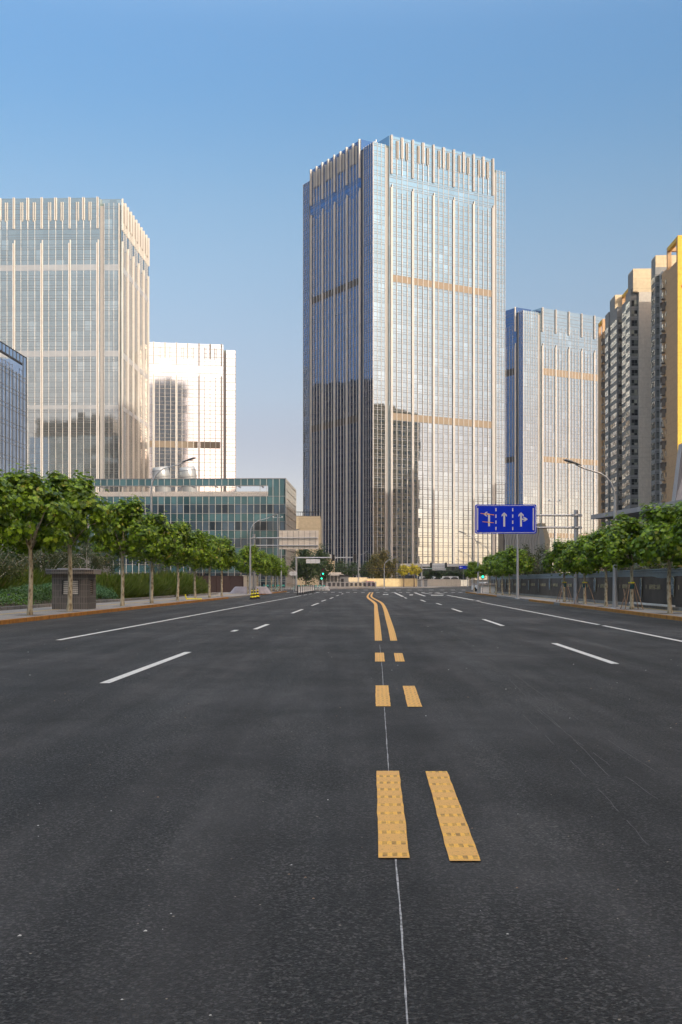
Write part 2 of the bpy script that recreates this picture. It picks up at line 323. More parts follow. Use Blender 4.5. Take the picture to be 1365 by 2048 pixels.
# ---------------------------------------------------------------- ground, road, kerbs, markings
def sheet(name, pts, z, m, **k):
    b = MB(); b.add([(p[0], p[1], z) for p in pts], [tuple(range(len(pts)))], m)
    return b.build(name, kind='structure', **k)
sheet('ground', [(-4000, -600), (4000, -600), (4000, 7000), (-4000, 7000)], -.03, M['ground'])
sheet('road', [RA(-160, -60), RA(160, -60), RA(160, 460), RA(-160, 460)], 0, M['asphalt'])
KL, KR = -13.05, 11.45
def slab(name, pts, z1, m): return MB().prism([(p[0], p[1]) for p in pts], -.02, z1, m).build(name, kind='structure')
slab('left_pavement', [RA(-60, -50), RA(KL-.15, -50), RA(KL-.15, 166), RA(-60, 166)], .14, M['paving'])
slab('right_pavement', [RA(KR+.15, -50), RA(70, -50), RA(70, 152), RA(KR+.15, 152)], .14, M['paving'])
slab('far_pavement', [(-220, 210), (-4, 215), (17, 262), (36, 330), (46, 420), (46, 1500), (-220, 1500)], .14, M['paving'])
slab('far_right_pavement', [(62, 235), (300, 235), (300, 900), (62, 900)], .14, M['paving'])
def kerb(a, y0, y1, m, side):
    b = MB(); L = (y1-y0)*math.sqrt(1+SL*SL); x0, x1 = (-.15, 0) if side < 0 else (0, .15)
    b.box(x0, x1, 0, L, -.02, .15, m); return b.build('kerb', loc=RA(a, y0), rz=RZ, kind='structure')
kerb(KL, -50, 101, M['kerb_paint'], -1); kerb(KL, 101, 119, M['kerb_stone'], -1); kerb(KL, 119, 166, M['kerb_paint'], -1)
kerb(KR, -50, 73, M['kerb_paint'], 1); kerb(KR, 73, 75.5, M['kerb_stone'], 1); kerb(KR, 75.5, 88, M['kerb_paint'], 1)
kerb(KR, 88, 112, M['kerb_stone'], 1); kerb(KR, 112, 152, M['kerb_paint'], 1)
for (p, q) in (((-60, 213.6), (-4, 215)), ((-4, 215), (17, 262)), ((17, 262), (36, 330))):
    d = Vector((q[0]-p[0], q[1]-p[1], 0)); b = MB(); b.box(-.15, -.002, 0, d.length, -.02, .16, M['kerb_stone'])
    b.build('kerb', loc=(p[0], p[1], 0), rz=math.atan2(-d.x, d.y), kind='structure')
m_ = NT('gutter_dust'); m_.set('Base Color', m_.ramp(m_.noise(3., 5., .7), [(.4, (.05, .048, .046)), (.7, (.15, .13, .11))])).set('Roughness', .95); M['dust'] = m_.mat
for a_, y0_, y1_ in ((KL+.22, -40, 165), (KR-.22, -40, 150)):
    rg_ = random.Random(int(a_)); b = MB(); n_ = 160; vs = []
    for i in range(n_+1): y_ = y0_+(y1_-y0_)*i/n_; w_ = rg_.uniform(.06, .22); sg = 1 if a_ < 0 else -1; e0 = RA(KL+.001 if a_ < 0 else KR-.001, y_); vs += [(e0.x, y_, .004), (e0.x+sg*w_, y_, .004)]
    b.add(vs, [(2*i, 2*i+1, 2*i+3, 2*i+2) for i in range(n_)], M['dust']); b.build('gutter_dust', kind='structure')
def tactile(a, y0, y1):
    b = MB(); L = y1-y0; b.add([(-.2, 0, 0), (.2, 0, 0), (.2, L, 0), (-.2, L, 0)], [(0, 1, 2, 3)], M['tactile'])
    b.build('yellow_paving_strip', loc=RA(a, y0, .144), rz=RZ, kind='structure')
tactile(-15.6, -30, 160); tactile(13.55, -30, 150)
def strip(name, left, right, z, m):
    """marking between two edge polylines, with UVs in metres"""
    b = MB(); n = len(left); vs = []
    for l, r in zip(left, right): vs += [(l[0], l[1], z), (r[0], r[1], z)]
    b.add(vs, [(2*i, 2*i+1, 2*i+3, 2*i+2) for i in range(n-1)], m); o = b.build(name, kind='structure')
    uv = o.data.uv_layers.new(name='UVMap'); d = [0.]
    for i in range(n-1): d.append(d[-1]+(Vector(left[i+1][:2])-Vector(left[i][:2])).length)
    for poly in o.data.polygons:
        for li in poly.loop_indices:
            vi = o.data.loops[li].vertex_index; k = vi//2; wdt = (Vector(right[k][:2])-Vector(left[k][:2])).length
            uv.data[li].uv = ((wdt if vi % 2 else 0), d[k])
    return o
def quad_px(name, pts, m, z=.008): return sheet(name, [G(u, v) for u, v in pts], z, m)
rng = random.Random(5)
def ragged(p, q, n, amp):
    out = []
    for i in range(n+1):
        t = i/n; a = p.lerp(q, t); out.append(Vector((a.x+rng.uniform(-amp, amp), a.y, 0)))
    return out
for (v1, l1, r1), (v0, l0, r0) in (((1719, 757, 820), (1544, 753.5, 799)), ((1725, 899, 963), (1544.5, 852, 895)), ((1414, 752, 782), (1372, 751.5, 777)),
        ((1415, 816, 845), (1373, 806, 830)), ((1324, 750.7, 770), (1306.3, 750.7, 768.2)), ((1324, 791.5, 810), (1307, 788.5, 805))):
    n = 14; strip('yellow_centre_mark', ragged(G(l1, v1), G(l0, v0), n, .003), ragged(G(r1, v1), G(r0, v0), n, .003), .008, M['yellow'])
def smooth_pts(pts, k=6):
    out = []
    for i in range(len(pts)-1):
        p0, p1, p2, p3 = pts[max(i-1, 0)], pts[i], pts[i+1], pts[min(i+2, len(pts)-1)]
        for j in range(k):
            t = j/k; out.append(tuple(.5*((2*p1[c])+(-p0[c]+p2[c])*t+(2*p0[c]-5*p1[c]+4*p2[c]-p3[c])*t*t+(-p0[c]+3*p1[c]-3*p2[c]+p3[c])*t**3) for c in range(3)))
    return out+[pts[-1]]
ya = smooth_pts([(1282, 750.3, 764.5), (1260, 749.8, 762.3), (1240, 749.5, 759.5), (1220, 749, 756.5), (1209, 748.6, 755), (1203.5, 743.5, 750), (1197, 735.5, 740.5), (1192.5, 734, 737.5), (1185, 739.6, 742.4)])
yb = smooth_pts([(1282, 781.3, 795), (1260, 777, 789.3), (1240, 772, 782.5), (1220, 767.5, 775), (1209, 763, 769), (1203.5, 757, 762.5), (1197, 745.5, 750), (1192.5, 741.3, 745), (1185, 744.8, 747.5)])
for yy in (ya, yb): strip('yellow_centre_line', [G(l, v) for v, l, r in yy], [G(r, v) for v, l, r in yy], .008, M['yellow'])
# chalk survey line
ch = [(821, 2048+140), (815, 2048), (806.5, 1900), (800.5, 1810), (792, 1720)], [(778, 1544), (775, 1500), (771.5, 1450), (769.3, 1415)], [(767, 1372), (765.5, 1345), (763.5, 1324)], [(761.5, 1306), (760, 1290)]
for seg in ch:
    pts = []
    for (u0, v0), (u1, v1) in zip(seg, seg[1:]):
        for j in range(8): t = j/8; pts.append(G(u0+(u1-u0)*t, v0+(v1-v0)*t)+Vector((rng.uniform(-.0015, .0015), 0, 0)))
    pts.append(G(*seg[-1])); ww = [rng.uniform(.002, .0055) for _ in pts]
    strip('chalk_line', [p-Vector((q, 0, 0)) for p, q in zip(pts, ww)], [p+Vector((q, 0, 0)) for p, q in zip(pts, ww)], .004, M['chalk'])
def lane(name, a0, y0, a1, y1, wd=.15):
    n = max(2, int((y1-y0)/2)); L = [RA(a0+(a1-a0)*i/n-wd/2, y0+(y1-y0)*i/n) for i in range(n+1)]
    return strip(name, L, [p+Vector((wd, 0, 0)) for p in L], .008, M['white_line'])
lane('white_edge_line', -8.15, 29.5, -8.1, 122); lane('white_edge_line', 7.55, 20, 7.62, 39.2); lane('white_edge_line', 7.62, 40, 7.42, 84)
for y0, y1, a in ((17, 24.5, -4.02), (36.2, 40.4, -3.85), (34.6, 35.6, -4.35), (54.5, 62, -4.05), (71.5, 79.7, -4.1), (87, 94, -4.25), (101, 108, -4.2), (119, 126, -4.3), (136, 142, -4.3)): lane('white_lane_dash', a, y0, a, y1)
for y0, y1, a in ((21, 28, 4.3), (39, 45.7, 4.2), (57, 63.5, 4.1), (74, 79.5, 4.05), (86, 94, 3.5), (102, 108, 2.5)): lane('white_lane_dash', a, y0, a-.05, y1)
lane('white_edge_line', -8.1, 126, -8.1, 131); lane('white_edge_line', -8.1, 136, -8.1, 141); lane('white_edge_line', -8.1, 146, -8.1, 160)
for (u0, v0), (u1, v1), wd in (((958, 1203), (950, 1201.5), .15), ((945, 1200.5), (892, 1190.5), .15), ((804, 1193.5), (788, 1185.5), .15), ((848, 1192.5), (829, 1186), .15), ((887, 1188.5), (868, 1186), .15), ((862, 1188.5), (842, 1186), .15)):
    a, b_ = G(u0, v0), G(u1, v1); strip('white_lane_dash', [a, b_], [a+Vector((wd+.1, 0, 0)), b_+Vector((wd+.1, 0, 0))], .008, M['white_line'])
for u, v in ((766, 1189), (770, 1189), (819, 1190)): quad_px('white_arrow_mark', [(u, v+.7), (u+7, v+.7), (u+7.5, v-.6), (u+1, v-.6)], M['white_line'])
quad_px('stop_line', [(862, 1191.2), (888, 1191.2), (886, 1190.1), (863, 1190.1)], M['white_line'])
for i in range(-6, 22): x = -3.4+i*1.02; sheet('zebra_stripe', [(x, 156), (x+.48, 156), (x+.5, 158.6), (x+.02, 158.6)], .008, M['white_line'])
for i in range(12): x = 2+i*1.9; sheet('zebra_stripe', [(x, 200), (x+.8, 200), (x+.8, 204), (x, 204)], .008, M['white_line'])
# faint scraped lines running along the right half of the road
M['scrape'] = plain('scraped_asphalt', (.10, .098, .096), .9, var=.5, scale=6)
for k_, line in enumerate((((1045, 1430), (1110, 1490), (1190, 1570), (1270, 1660), (1365, 1770)), ((1075, 1420), (1150, 1480), (1240, 1545), (1365, 1635)), ((900, 1262), (990, 1330), (1060, 1400), (1170, 1500), (1330, 1680)), ((960, 1300), (1060, 1372), (1200, 1470), (1365, 1580)))):
    pts = []
    for (u0, v0), (u1, v1) in zip(line, line[1:]):
        for j in range(10): t = j/10; pts.append(G(u0+(u1-u0)*t, v0+(v1-v0)*t)+Vector((rng.uniform(-.006, .006), 0, 0)))
    for a_ in range(0, len(pts)-5, 7):
        q = pts[a_:a_+rng.choice((4, 5, 6, 7))]; strip('scraped_line', [p-Vector((.003, 0, 0)) for p in q], [p+Vector((.003, 0, 0)) for p in q], .004, M['scrape'])
# small debris and seams in the road
b = MB()
for _ in range(150):
    y = rng.uniform(3, 40)**1.; x = rng.uniform(-.3, .3)*y; r = rng.uniform(.002, .0075)*(1+y*.03)
    b.add([(x-r, y-r, .002), (x+r, y-r*.6, .002), (x+r*.7, y+r, .002), (x-r*.8, y+r*.7, .002), (x, y, .002+r*.6)], [(0, 1, 4), (1, 2, 4), (2, 3, 4), (3, 0, 4)], M['white_line'] if rng.random() < .5 else M['wood_stake'])
b.build('road_grit', label='tiny pale stones scattered over the dark asphalt', kind='stuff')

# ---------------------------------------------------------------- plants
import numpy as np
MAPLE = np.array([(0, 0), (.2, -.06), (.52, .18), (.3, .36), (.46, .68), (.17, .6), (0, 1), (-.17, .6), (-.46, .68), (-.3, .36), (-.52, .18), (-.2, -.06)], float)
OVAL = np.array([(0, 0), (.26, .3), (.22, .7), (0, 1), (-.22, .7), (-.26, .3)], float)
BLADE = np.array([(-.028, 0), (.028, 0), (.018, .6), (0, 1), (-.018, .6)], float)
def scatter(name, mat, pos, nrm, size, tmpl, rs, up=None, fold=.15):
    n = len(pos); k = len(tmpl); nrm = nrm/np.linalg.norm(nrm, axis=1)[:, None]
    t = rs.normal(size=(n, 3)) if up is None else up
    t = t-nrm*(t*nrm).sum(1)[:, None]; t /= np.linalg.norm(t, axis=1)[:, None]+1e-9; s = np.cross(nrm, t)
    T = tmpl[None]; L = (T[:, :, 0:1]*s[:, None]+T[:, :, 1:2]*t[:, None]-fold*np.abs(T[:, :, 0:1])*nrm[:, None]-.25*fold*T[:, :, 1:2]**2*nrm[:, None])*size[:, None, None]+pos[:, None]
    me = bpy.data.meshes.new(name); me.vertices.add(n*k); me.vertices.foreach_set('co', L.reshape(-1)); me.loops.add(n*k)
    me.loops.foreach_set('vertex_index', np.arange(n*k, dtype=np.int32)); me.polygons.add(n)
    me.polygons.foreach_set('loop_start', np.arange(0, n*k, k, dtype=np.int32)); me.update(calc_edges=True); me.materials.append(mat); return me
def crown_mesh(name, mat, n, rx, rz, cz, size, clumps, seed, tmpl=MAPLE, spread=.34, shoots=6, flat=.0, taper=.0):
    rs = np.random.RandomState(seed); d = rs.normal(size=(clumps, 3)); d /= np.linalg.norm(d, axis=1)[:, None]
    rad = .35+.65*rs.rand(clumps)**.45; c = d*rad[:, None]; c[:, 2] = np.clip(c[:, 2], -.82+flat, 1)
    ctr = c*np.array([rx, rx, rz]); ctr[:, 0:2] *= (1-taper*c[:, 2:3])
    ctr *= (1+rs.normal(size=(clumps, 1))*.07)
    for i in range(shoots):
        a = rs.rand()*6.28; r = rs.rand()*.55*rx; h = rz*(.8+.5*rs.rand()); ctr = np.vstack([ctr, [[r*math.cos(a), r*math.sin(a), h-j*.28*rz*.5] for j in range(2)]])
    ci = rs.randint(0, len(ctr), n); sc = spread*min(rx, rz)*(.6+.8*rs.rand(len(ctr)))
    off = rs.normal(size=(n, 3))*.5; pos = ctr[ci]+off*sc[ci][:, None]
    nr = pos/np.array([rx, rx, rz])*.9+off*.8+rs.normal(size=(n, 3))*.55+np.array([0, 0, .55]); pos[:, 2] += cz
    return scatter(name, mat, pos, nr, size*(.6+.7*rs.rand(n)), tmpl, rs)
def trunk_mb(h, r0, r1, rx, rz, cz, seed, mat, limbs=6, lean=.06):
    rg = random.Random(seed); b = MB(); n = 7; px, py = rg.uniform(-lean, lean), rg.uniform(-lean, lean)
    pts = [(px*math.sin(i/n*3)*1.2, py*math.sin(i/n*2.5), h*i/n) for i in range(n+1)]
    b.tube(pts, [r0*1.35]+[r0+(r1-r0)*i/n+rg.uniform(-.004, .004) for i in range(1, n+1)], mat, 9)
    top = Vector(pts[-1])
    for i in range(limbs):
        a = 6.28*i/limbs+rg.uniform(-.3, .3); e = Vector((math.cos(a)*rx*.75, math.sin(a)*rx*.75, cz+rg.uniform(-.2, .6)*rz-h))
        b.tube([top-Vector((0, 0, .05)), top+e*.35+Vector((0, 0, .15)), top+e*.7+Vector((0, 0, .2)), top+e], [r1*.7, r1*.45, r1*.28, .012], mat, 6)
    b.tube([top-Vector((0, 0, .05)), top+Vector((.05, 0, rz)), (top.x, top.y, cz+rz*.8)], [r1*.85, r1*.5, .015], mat, 6)
    return b
ORD = ['nearest', 'second', 'third', 'fourth', 'fifth', 'sixth', 'seventh', 'eighth', 'ninth', 'tenth', 'eleventh', 'twelfth', 'thirteenth', 'fourteenth', 'fifteenth']
trunks = [trunk_mb(2.75, .105, .085, 1.5, 1.2, 4.0, 30+i, M['bark']).mesh('trunk') for i in range(4)]
crowns = [crown_mesh('crown', M['leaf'], 6200, 1.72, 1.28, 4.0, .205, 52, 50+i, spread=.28, shoots=13) for i in range(4)]
def plane_tree(p, i, s, label, group, sz=None):
    o = empty('plane_tree', p, i*1.9, label=label, cat='tree', group=group); o.scale = (s, s, sz or s)
    reg(bpy.data.objects.new('trunk', trunks[i % 4]), o); reg(bpy.data.objects.new('crown', crowns[(i*3) % 4]), o); return o
LT = [(40.5, .92), (46.7, .97), (52.7, 1.07), (63.6, 1.0), (71.8, .95), (81, .92), (89, .90), (96.5, .9), (104, .9), (125, .88), (135, .85), (145, .85), (152.5, .82), (159, .8), (164, .78)]
for i, (y, s) in enumerate(LT):
    plane_tree(RA(-14.05, y, .14), i, s, ('leafy plane tree on the left pavement, %s of the left row from the camera' % ORD[i]), 'plane trees along the left kerb')
RT = [(43., .93), (49, .95), (56.4, .93), (62.8, .88), (69.2, .84), (76.8, .84), (103, .9), (109, .88), (115, .88), (121.5, .86), (128, .86), (149, .8)]
for i, (y, s) in enumerate(RT):
    p = RA(12.35, y, .14)
    plane_tree(p, i+5, s*.95, ('leafy plane tree on the right pavement, %s of the right row from the camera' % ORD[i]), 'plane trees along the right kerb', s*.83)
    b = MB(); b.add([(-.5, -.5, 0), (.5, -.5, 0), (.5, .5, 0), (-.5, .5, 0)], [(0, 1, 2, 3)], M['soil']); b.build('tree_pit', loc=(p.x, p.y, .145), rz=RZ, kind='structure')
for y, s in LT:
    p = RA(-14.05, y, .145); b = MB(); b.add([(-.5, -.5, 0), (.5, -.5, 0), (.5, .5, 0), (-.5, .5, 0)], [(0, 1, 2, 3)], M['soil']); b.build('tree_pit', loc=p, rz=RZ, kind='structure')
# timber stakes with yellow strap on three right-hand trees
stk = None
for i, y in enumerate((56.4, 69.2, 76.8)):
    p = RA(12.35, y, .14)
    if stk is None:
        stk = empty('tree_stake_tripod', p, 0.2); 
        for k in range(4):
            a = k*1.57+.6; MB().tube([(.62*math.cos(a), .62*math.sin(a), 0), (.15*math.cos(a), .15*math.sin(a), 1.32)], .022, M['wood_stake'], 6).build('stake', stk)
        MB().lathe([(.16, 1.27), (.165, 1.32), (.16, 1.33)], M['cone_yellow'], 10).build('strap', stk); MB().lathe([(.125, 1.0), (.13, 1.22), (.125, 1.23)], M['dark_wrap'], 10).build('wrap', stk)
        o = stk
    else: o = copy_tree(stk); o.location = p; o.rotation_euler.z = i*.9
    tag(o, 'wooden stakes with yellow strap propping the %s tree of the right row' % ('third', 'fifth', 'sixth')[i], 'tree stakes', 'stake tripods round street trees')

# left planting beds: edging, hedges, junipers, grasses, whitewashed trees
def curb_wall(name, pts, z0, z1, wd, m):
    b = MB()
    for p, q in zip(pts, pts[1:]):
        d = (Vector(q)-Vector(p)); L = d.length; b.M = Matrix.Translation(p) @ Matrix.Rotation(math.atan2(-d.x, d.y), 4, 'Z'); b.box(-wd/2, wd/2, 0, L, z0, z1, m)
    return b.build(name, kind='structure')
BE = -17.7
curb_wall('bed_edging', [RA(BE, 30), RA(BE, 100)], .1, .30, .2, M['kerb_stone']); curb_wall('bed_edging', [RA(BE+.3, 106), RA(BE+.8, 122)], .1, .30, .2, M['kerb_stone'])
MB().prism([tuple(RA(a, y))[:2] for a, y in ((-48, 25), (BE-.1, 25), (BE-.1, 124), (-48, 124))], 0.14, .26, M['soil']).build('planting_soil', kind='structure')
def mound(name, mat, a0, a1, y0, y1, h, n, size, tmpl, seed, label, cat=None, kind=None, group=None, boxy=4., vert=False, nl=None):
    rs = np.random.RandomState(seed); u = rs.rand(n)*2-1; v = rs.rand(n)*2-1
    e = np.clip(1-np.abs(u)**boxy-np.abs(v)**boxy*.6, 0, 1)**.5; hh = h*(e*(.92+.16*np.sin(u*7+seed)*np.cos(v*11)))
    dens = rs.rand(n)**.35; z = hh*dens if not vert else hh*rs.rand(n)*.15
    am, ar, ym, yr = (a0+a1)/2, (a1-a0)/2, (y0+y1)/2, (y1-y0)/2
    yy = v*yr; xx = u*ar+SL*yy; pos = np.stack([xx, yy, z], 1)
    g = np.stack([u*abs(1)*.8, v*.3, np.full(n, .9)], 1)
    if vert:
        upv = np.stack([u*.5+rs.normal(size=n)*.3, rs.normal(size=n)*.3+v*.2, np.ones(n)], 1); nr = rs.normal(size=(n, 3)); nr[:, 2] *= .2
        me = scatter(name, mat, pos, np.cross(upv, nr), hh.clip(.15)*(.7+.4*rs.rand(n)), tmpl, rs, upv, 1.2)
    else: me = scatter(name, mat, pos, g+rs.normal(size=(n, 3))*.6, size*(.6+.8*rs.rand(n)), tmpl, rs)
    o = bpy.data.objects.new(name, me); c = RA(am, ym, .24); o.location = c; reg(o); return tag(o, label, cat, group, kind)
mound('ground_cover', M['cover'], -21.5, -18., 40, 62, .75, 12000, .12, OVAL, 1, 'low leafy ground cover with small purple flowers beside the left pavement', kind='stuff')
mound('clipped_hedge', M['hedge'], -24.5, -21.6, 42, 62, 1.45, 15000, .10, OVAL, 2, 'dark clipped hedge behind the low flower bed left of the kiosk', 'hedge', boxy=8)
mound('clipped_hedge', M['hedge'], -28.2, -24.8, 44, 66, 2.0, 12000, .12, OVAL, 3, 'taller dark clipped hedge standing behind the lower hedge at far left', 'hedge', boxy=8)
mound('clipped_hedge', M['hedge'], -20.3, -18.2, 61, 67, 1.0, 6000, .10, OVAL, 4, 'small dark clipped hedge just right of the tiled kiosk', 'hedge', boxy=8)
mound('juniper_bed', M['juniper'], -22.2, -18.2, 66, 83, 1.15, 14000, .17, BLADE*np.array([3, 1]), 5, 'low spreading juniper with blue green sprays between kiosk and lamp post', kind='stuff')
for i, (a0, a1, y0, y1, h) in enumerate(((-27.5, -22.3, 66, 88, 2.15), (-22.5, -18.1, 83, 93, 1.75), (-22.5, -17.9, 93.5, 101, 1.8), (-23.5, -17.6, 105, 123, 2.1), (-29, -24, 92, 110, 2.2))):
    mound('ornamental_grass', M['grass'], a0, a1, y0, y1, h, 9000, .5, BLADE*np.array([1.6, 1]), 10+i, 'rounded mass of tall green ornamental grass in the left beds', kind='stuff', vert=True, boxy=3)
def small_tree(p, seed, h, rx, rz, n, label, leaf='leaf_dark', bark='white_bark', group=None, size=.13, stakes=False, name='bushy_tree', limbs=6, tr=.09, fork=.35):
    o = empty(name, p, seed*1.3, label=label, cat='tree', group=group); cz = h-rz
    trunk_mb((h-2*rz)*fork+.35, tr, tr*.8, rx, rz, cz, seed, M[bark], limbs).build('trunk', o)
    reg(bpy.data.objects.new('crown', crown_mesh('crown', M[leaf], n, rx, rz, cz, size, 30, seed+7, OVAL, .36, 3)), o); return o
wl = [(-24, 50, 5.0), (-26, 55, 4.6), (-23.6, 58, 4.4), (-25.5, 65, 4.8), (-23.5, 70, 4.4), (-26, 76, 4.8), (-23.8, 82, 4.4), (-25.8, 89, 4.8), (-24.2, 96, 4.6), (-26, 104, 4.8)]
WORDS = ['nearest', 'second nearest', 'third', 'fourth', 'fifth', 'sixth', 'seventh', 'eighth', 'ninth', 'farthest']
for i, (a, y, h) in enumerate(wl):
    p = RA(a, y, .25); small_tree(p, 80+i, h, 3.1, 1.5, 8000, 'small bushy tree with whitewashed forked stems behind the left hedges, %s of ten' % WORDS[i], 'leaf_dark' if i % 2 else 'leaf_grey', group='whitewashed garden trees behind the left beds')
    b = MB()
    for s in (-1, 1): b.tube([(s*1.2, -.5, 0), (s*.1, 0, 1.7)], .035, M['rust'], 6)
    if i in (0, 2, 4, 5): b.build('tree_prop', loc=p, rz=.3*i, label='pair of rusty brown props leaning on the %s whitewashed tree' % WORDS[i], cat='tree prop', group='rusty props on garden trees')
for i, (a, y, h) in enumerate(((-21, 112, 6), (-22.5, 119, 5.6), (-20.5, 127, 6.2), (-21, 136, 6))):
    small_tree(RA(a, y, .25), 120+i, h, 2.6, 1.7, 3000, 'thin multi-stem tree beyond the tall grasses on the left, %s of four' % WORDS[i if i < 3 else 3], 'leaf_grey', 'dark_bark', 'thin trees beyond the grasses', limbs=8, tr=.06, fork=.15)
# trees beyond the intersection and behind the right hoarding
def far_tree(u, y, vtop, wpx, leaf, label, name='broadleaf_tree', seed=1, n=3000, size=.3, zmin=1.2, bark='dark_bark', shoots=4):
    h = Z(vtop, y); rx = wpx/2/F*y; rz = max((h-zmin)/2*.97, .6); o = empty(name, (X(u, y), y, .1), seed, label=label, cat='tree')
    trunk_mb(zmin+.5, .16, .12, rx, rz, h-rz, seed, M[bark], 7).build('trunk', o)
    reg(bpy.data.objects.new('crown', crown_mesh('crown', M[leaf], n, rx*.93, rz*.9, h-rz, size, 46, seed+3, OVAL, .36, shoots)), o); return o
far_tree(612, 232, 1104, 62, 'leaf_dark', 'large dark green tree left of the intersection behind the white rear of the sign', 'cedar_tree', 3, 6500, .36, 1.0)
far_tree(643, 240, 1100, 46, 'leaf_dark', 'dark green tree touching the pale ornate tower at the intersection', 'cedar_tree', 4, 4500, .36, 1.0)
far_tree(762, 312, 1108, 66, 'leaf_olive', 'large round olive gold tree rising behind the cream hoarding', 'broadleaf_tree', 5, 5200, .42, 1.5)
far_tree(808, 287, 1131, 30, 'leaf_gold', 'bright golden street tree in front of the hoarding, left one of the pair', 'golden_tree', 6, 1500, .34, 2.9, shoots=2)
far_tree(829, 289, 1131, 30, 'leaf_gold', 'bright golden street tree in front of the hoarding, right one of the pair', 'golden_tree', 7, 1500, .34, 2.9, shoots=2)
for i, (u, y, vt, wp) in enumerate(((680, 330, 1124, 40), (706, 335, 1127, 44), (733, 338, 1126, 30), (858, 345, 1137, 24), (876, 345, 1136, 24), (898, 372, 1138, 30), (920, 372, 1138, 30), (940, 372, 1137, 28))):
    far_tree(u, y, vt, wp, 'leaf_dark', 'dark green tree behind the hoarding at the main tower foot, %s from the left' % ('first', 'second', 'third', 'fourth', 'fifth', 'sixth', 'seventh', 'eighth')[i], 'broadleaf_tree', 20+i, 1500, .42, 2.2)
for i, (u, y, vt, wp) in enumerate(((1052, 118, 1098, 42), (1078, 112, 1100, 48), (1102, 104, 1106, 40), (1180, 95, 1128, 60), (1240, 86, 1126, 70), (1300, 80, 1120, 80), (1355, 78, 1118, 70))):
    far_tree(u, y, vt, wp, 'leaf_grey', 'dull green tree standing behind the dark banner fence, %s from the left' % ('first', 'second', 'third', 'fourth', 'fifth', 'sixth', 'seventh')[i], 'broadleaf_tree', 40+i, 2200, .17, 1.0)

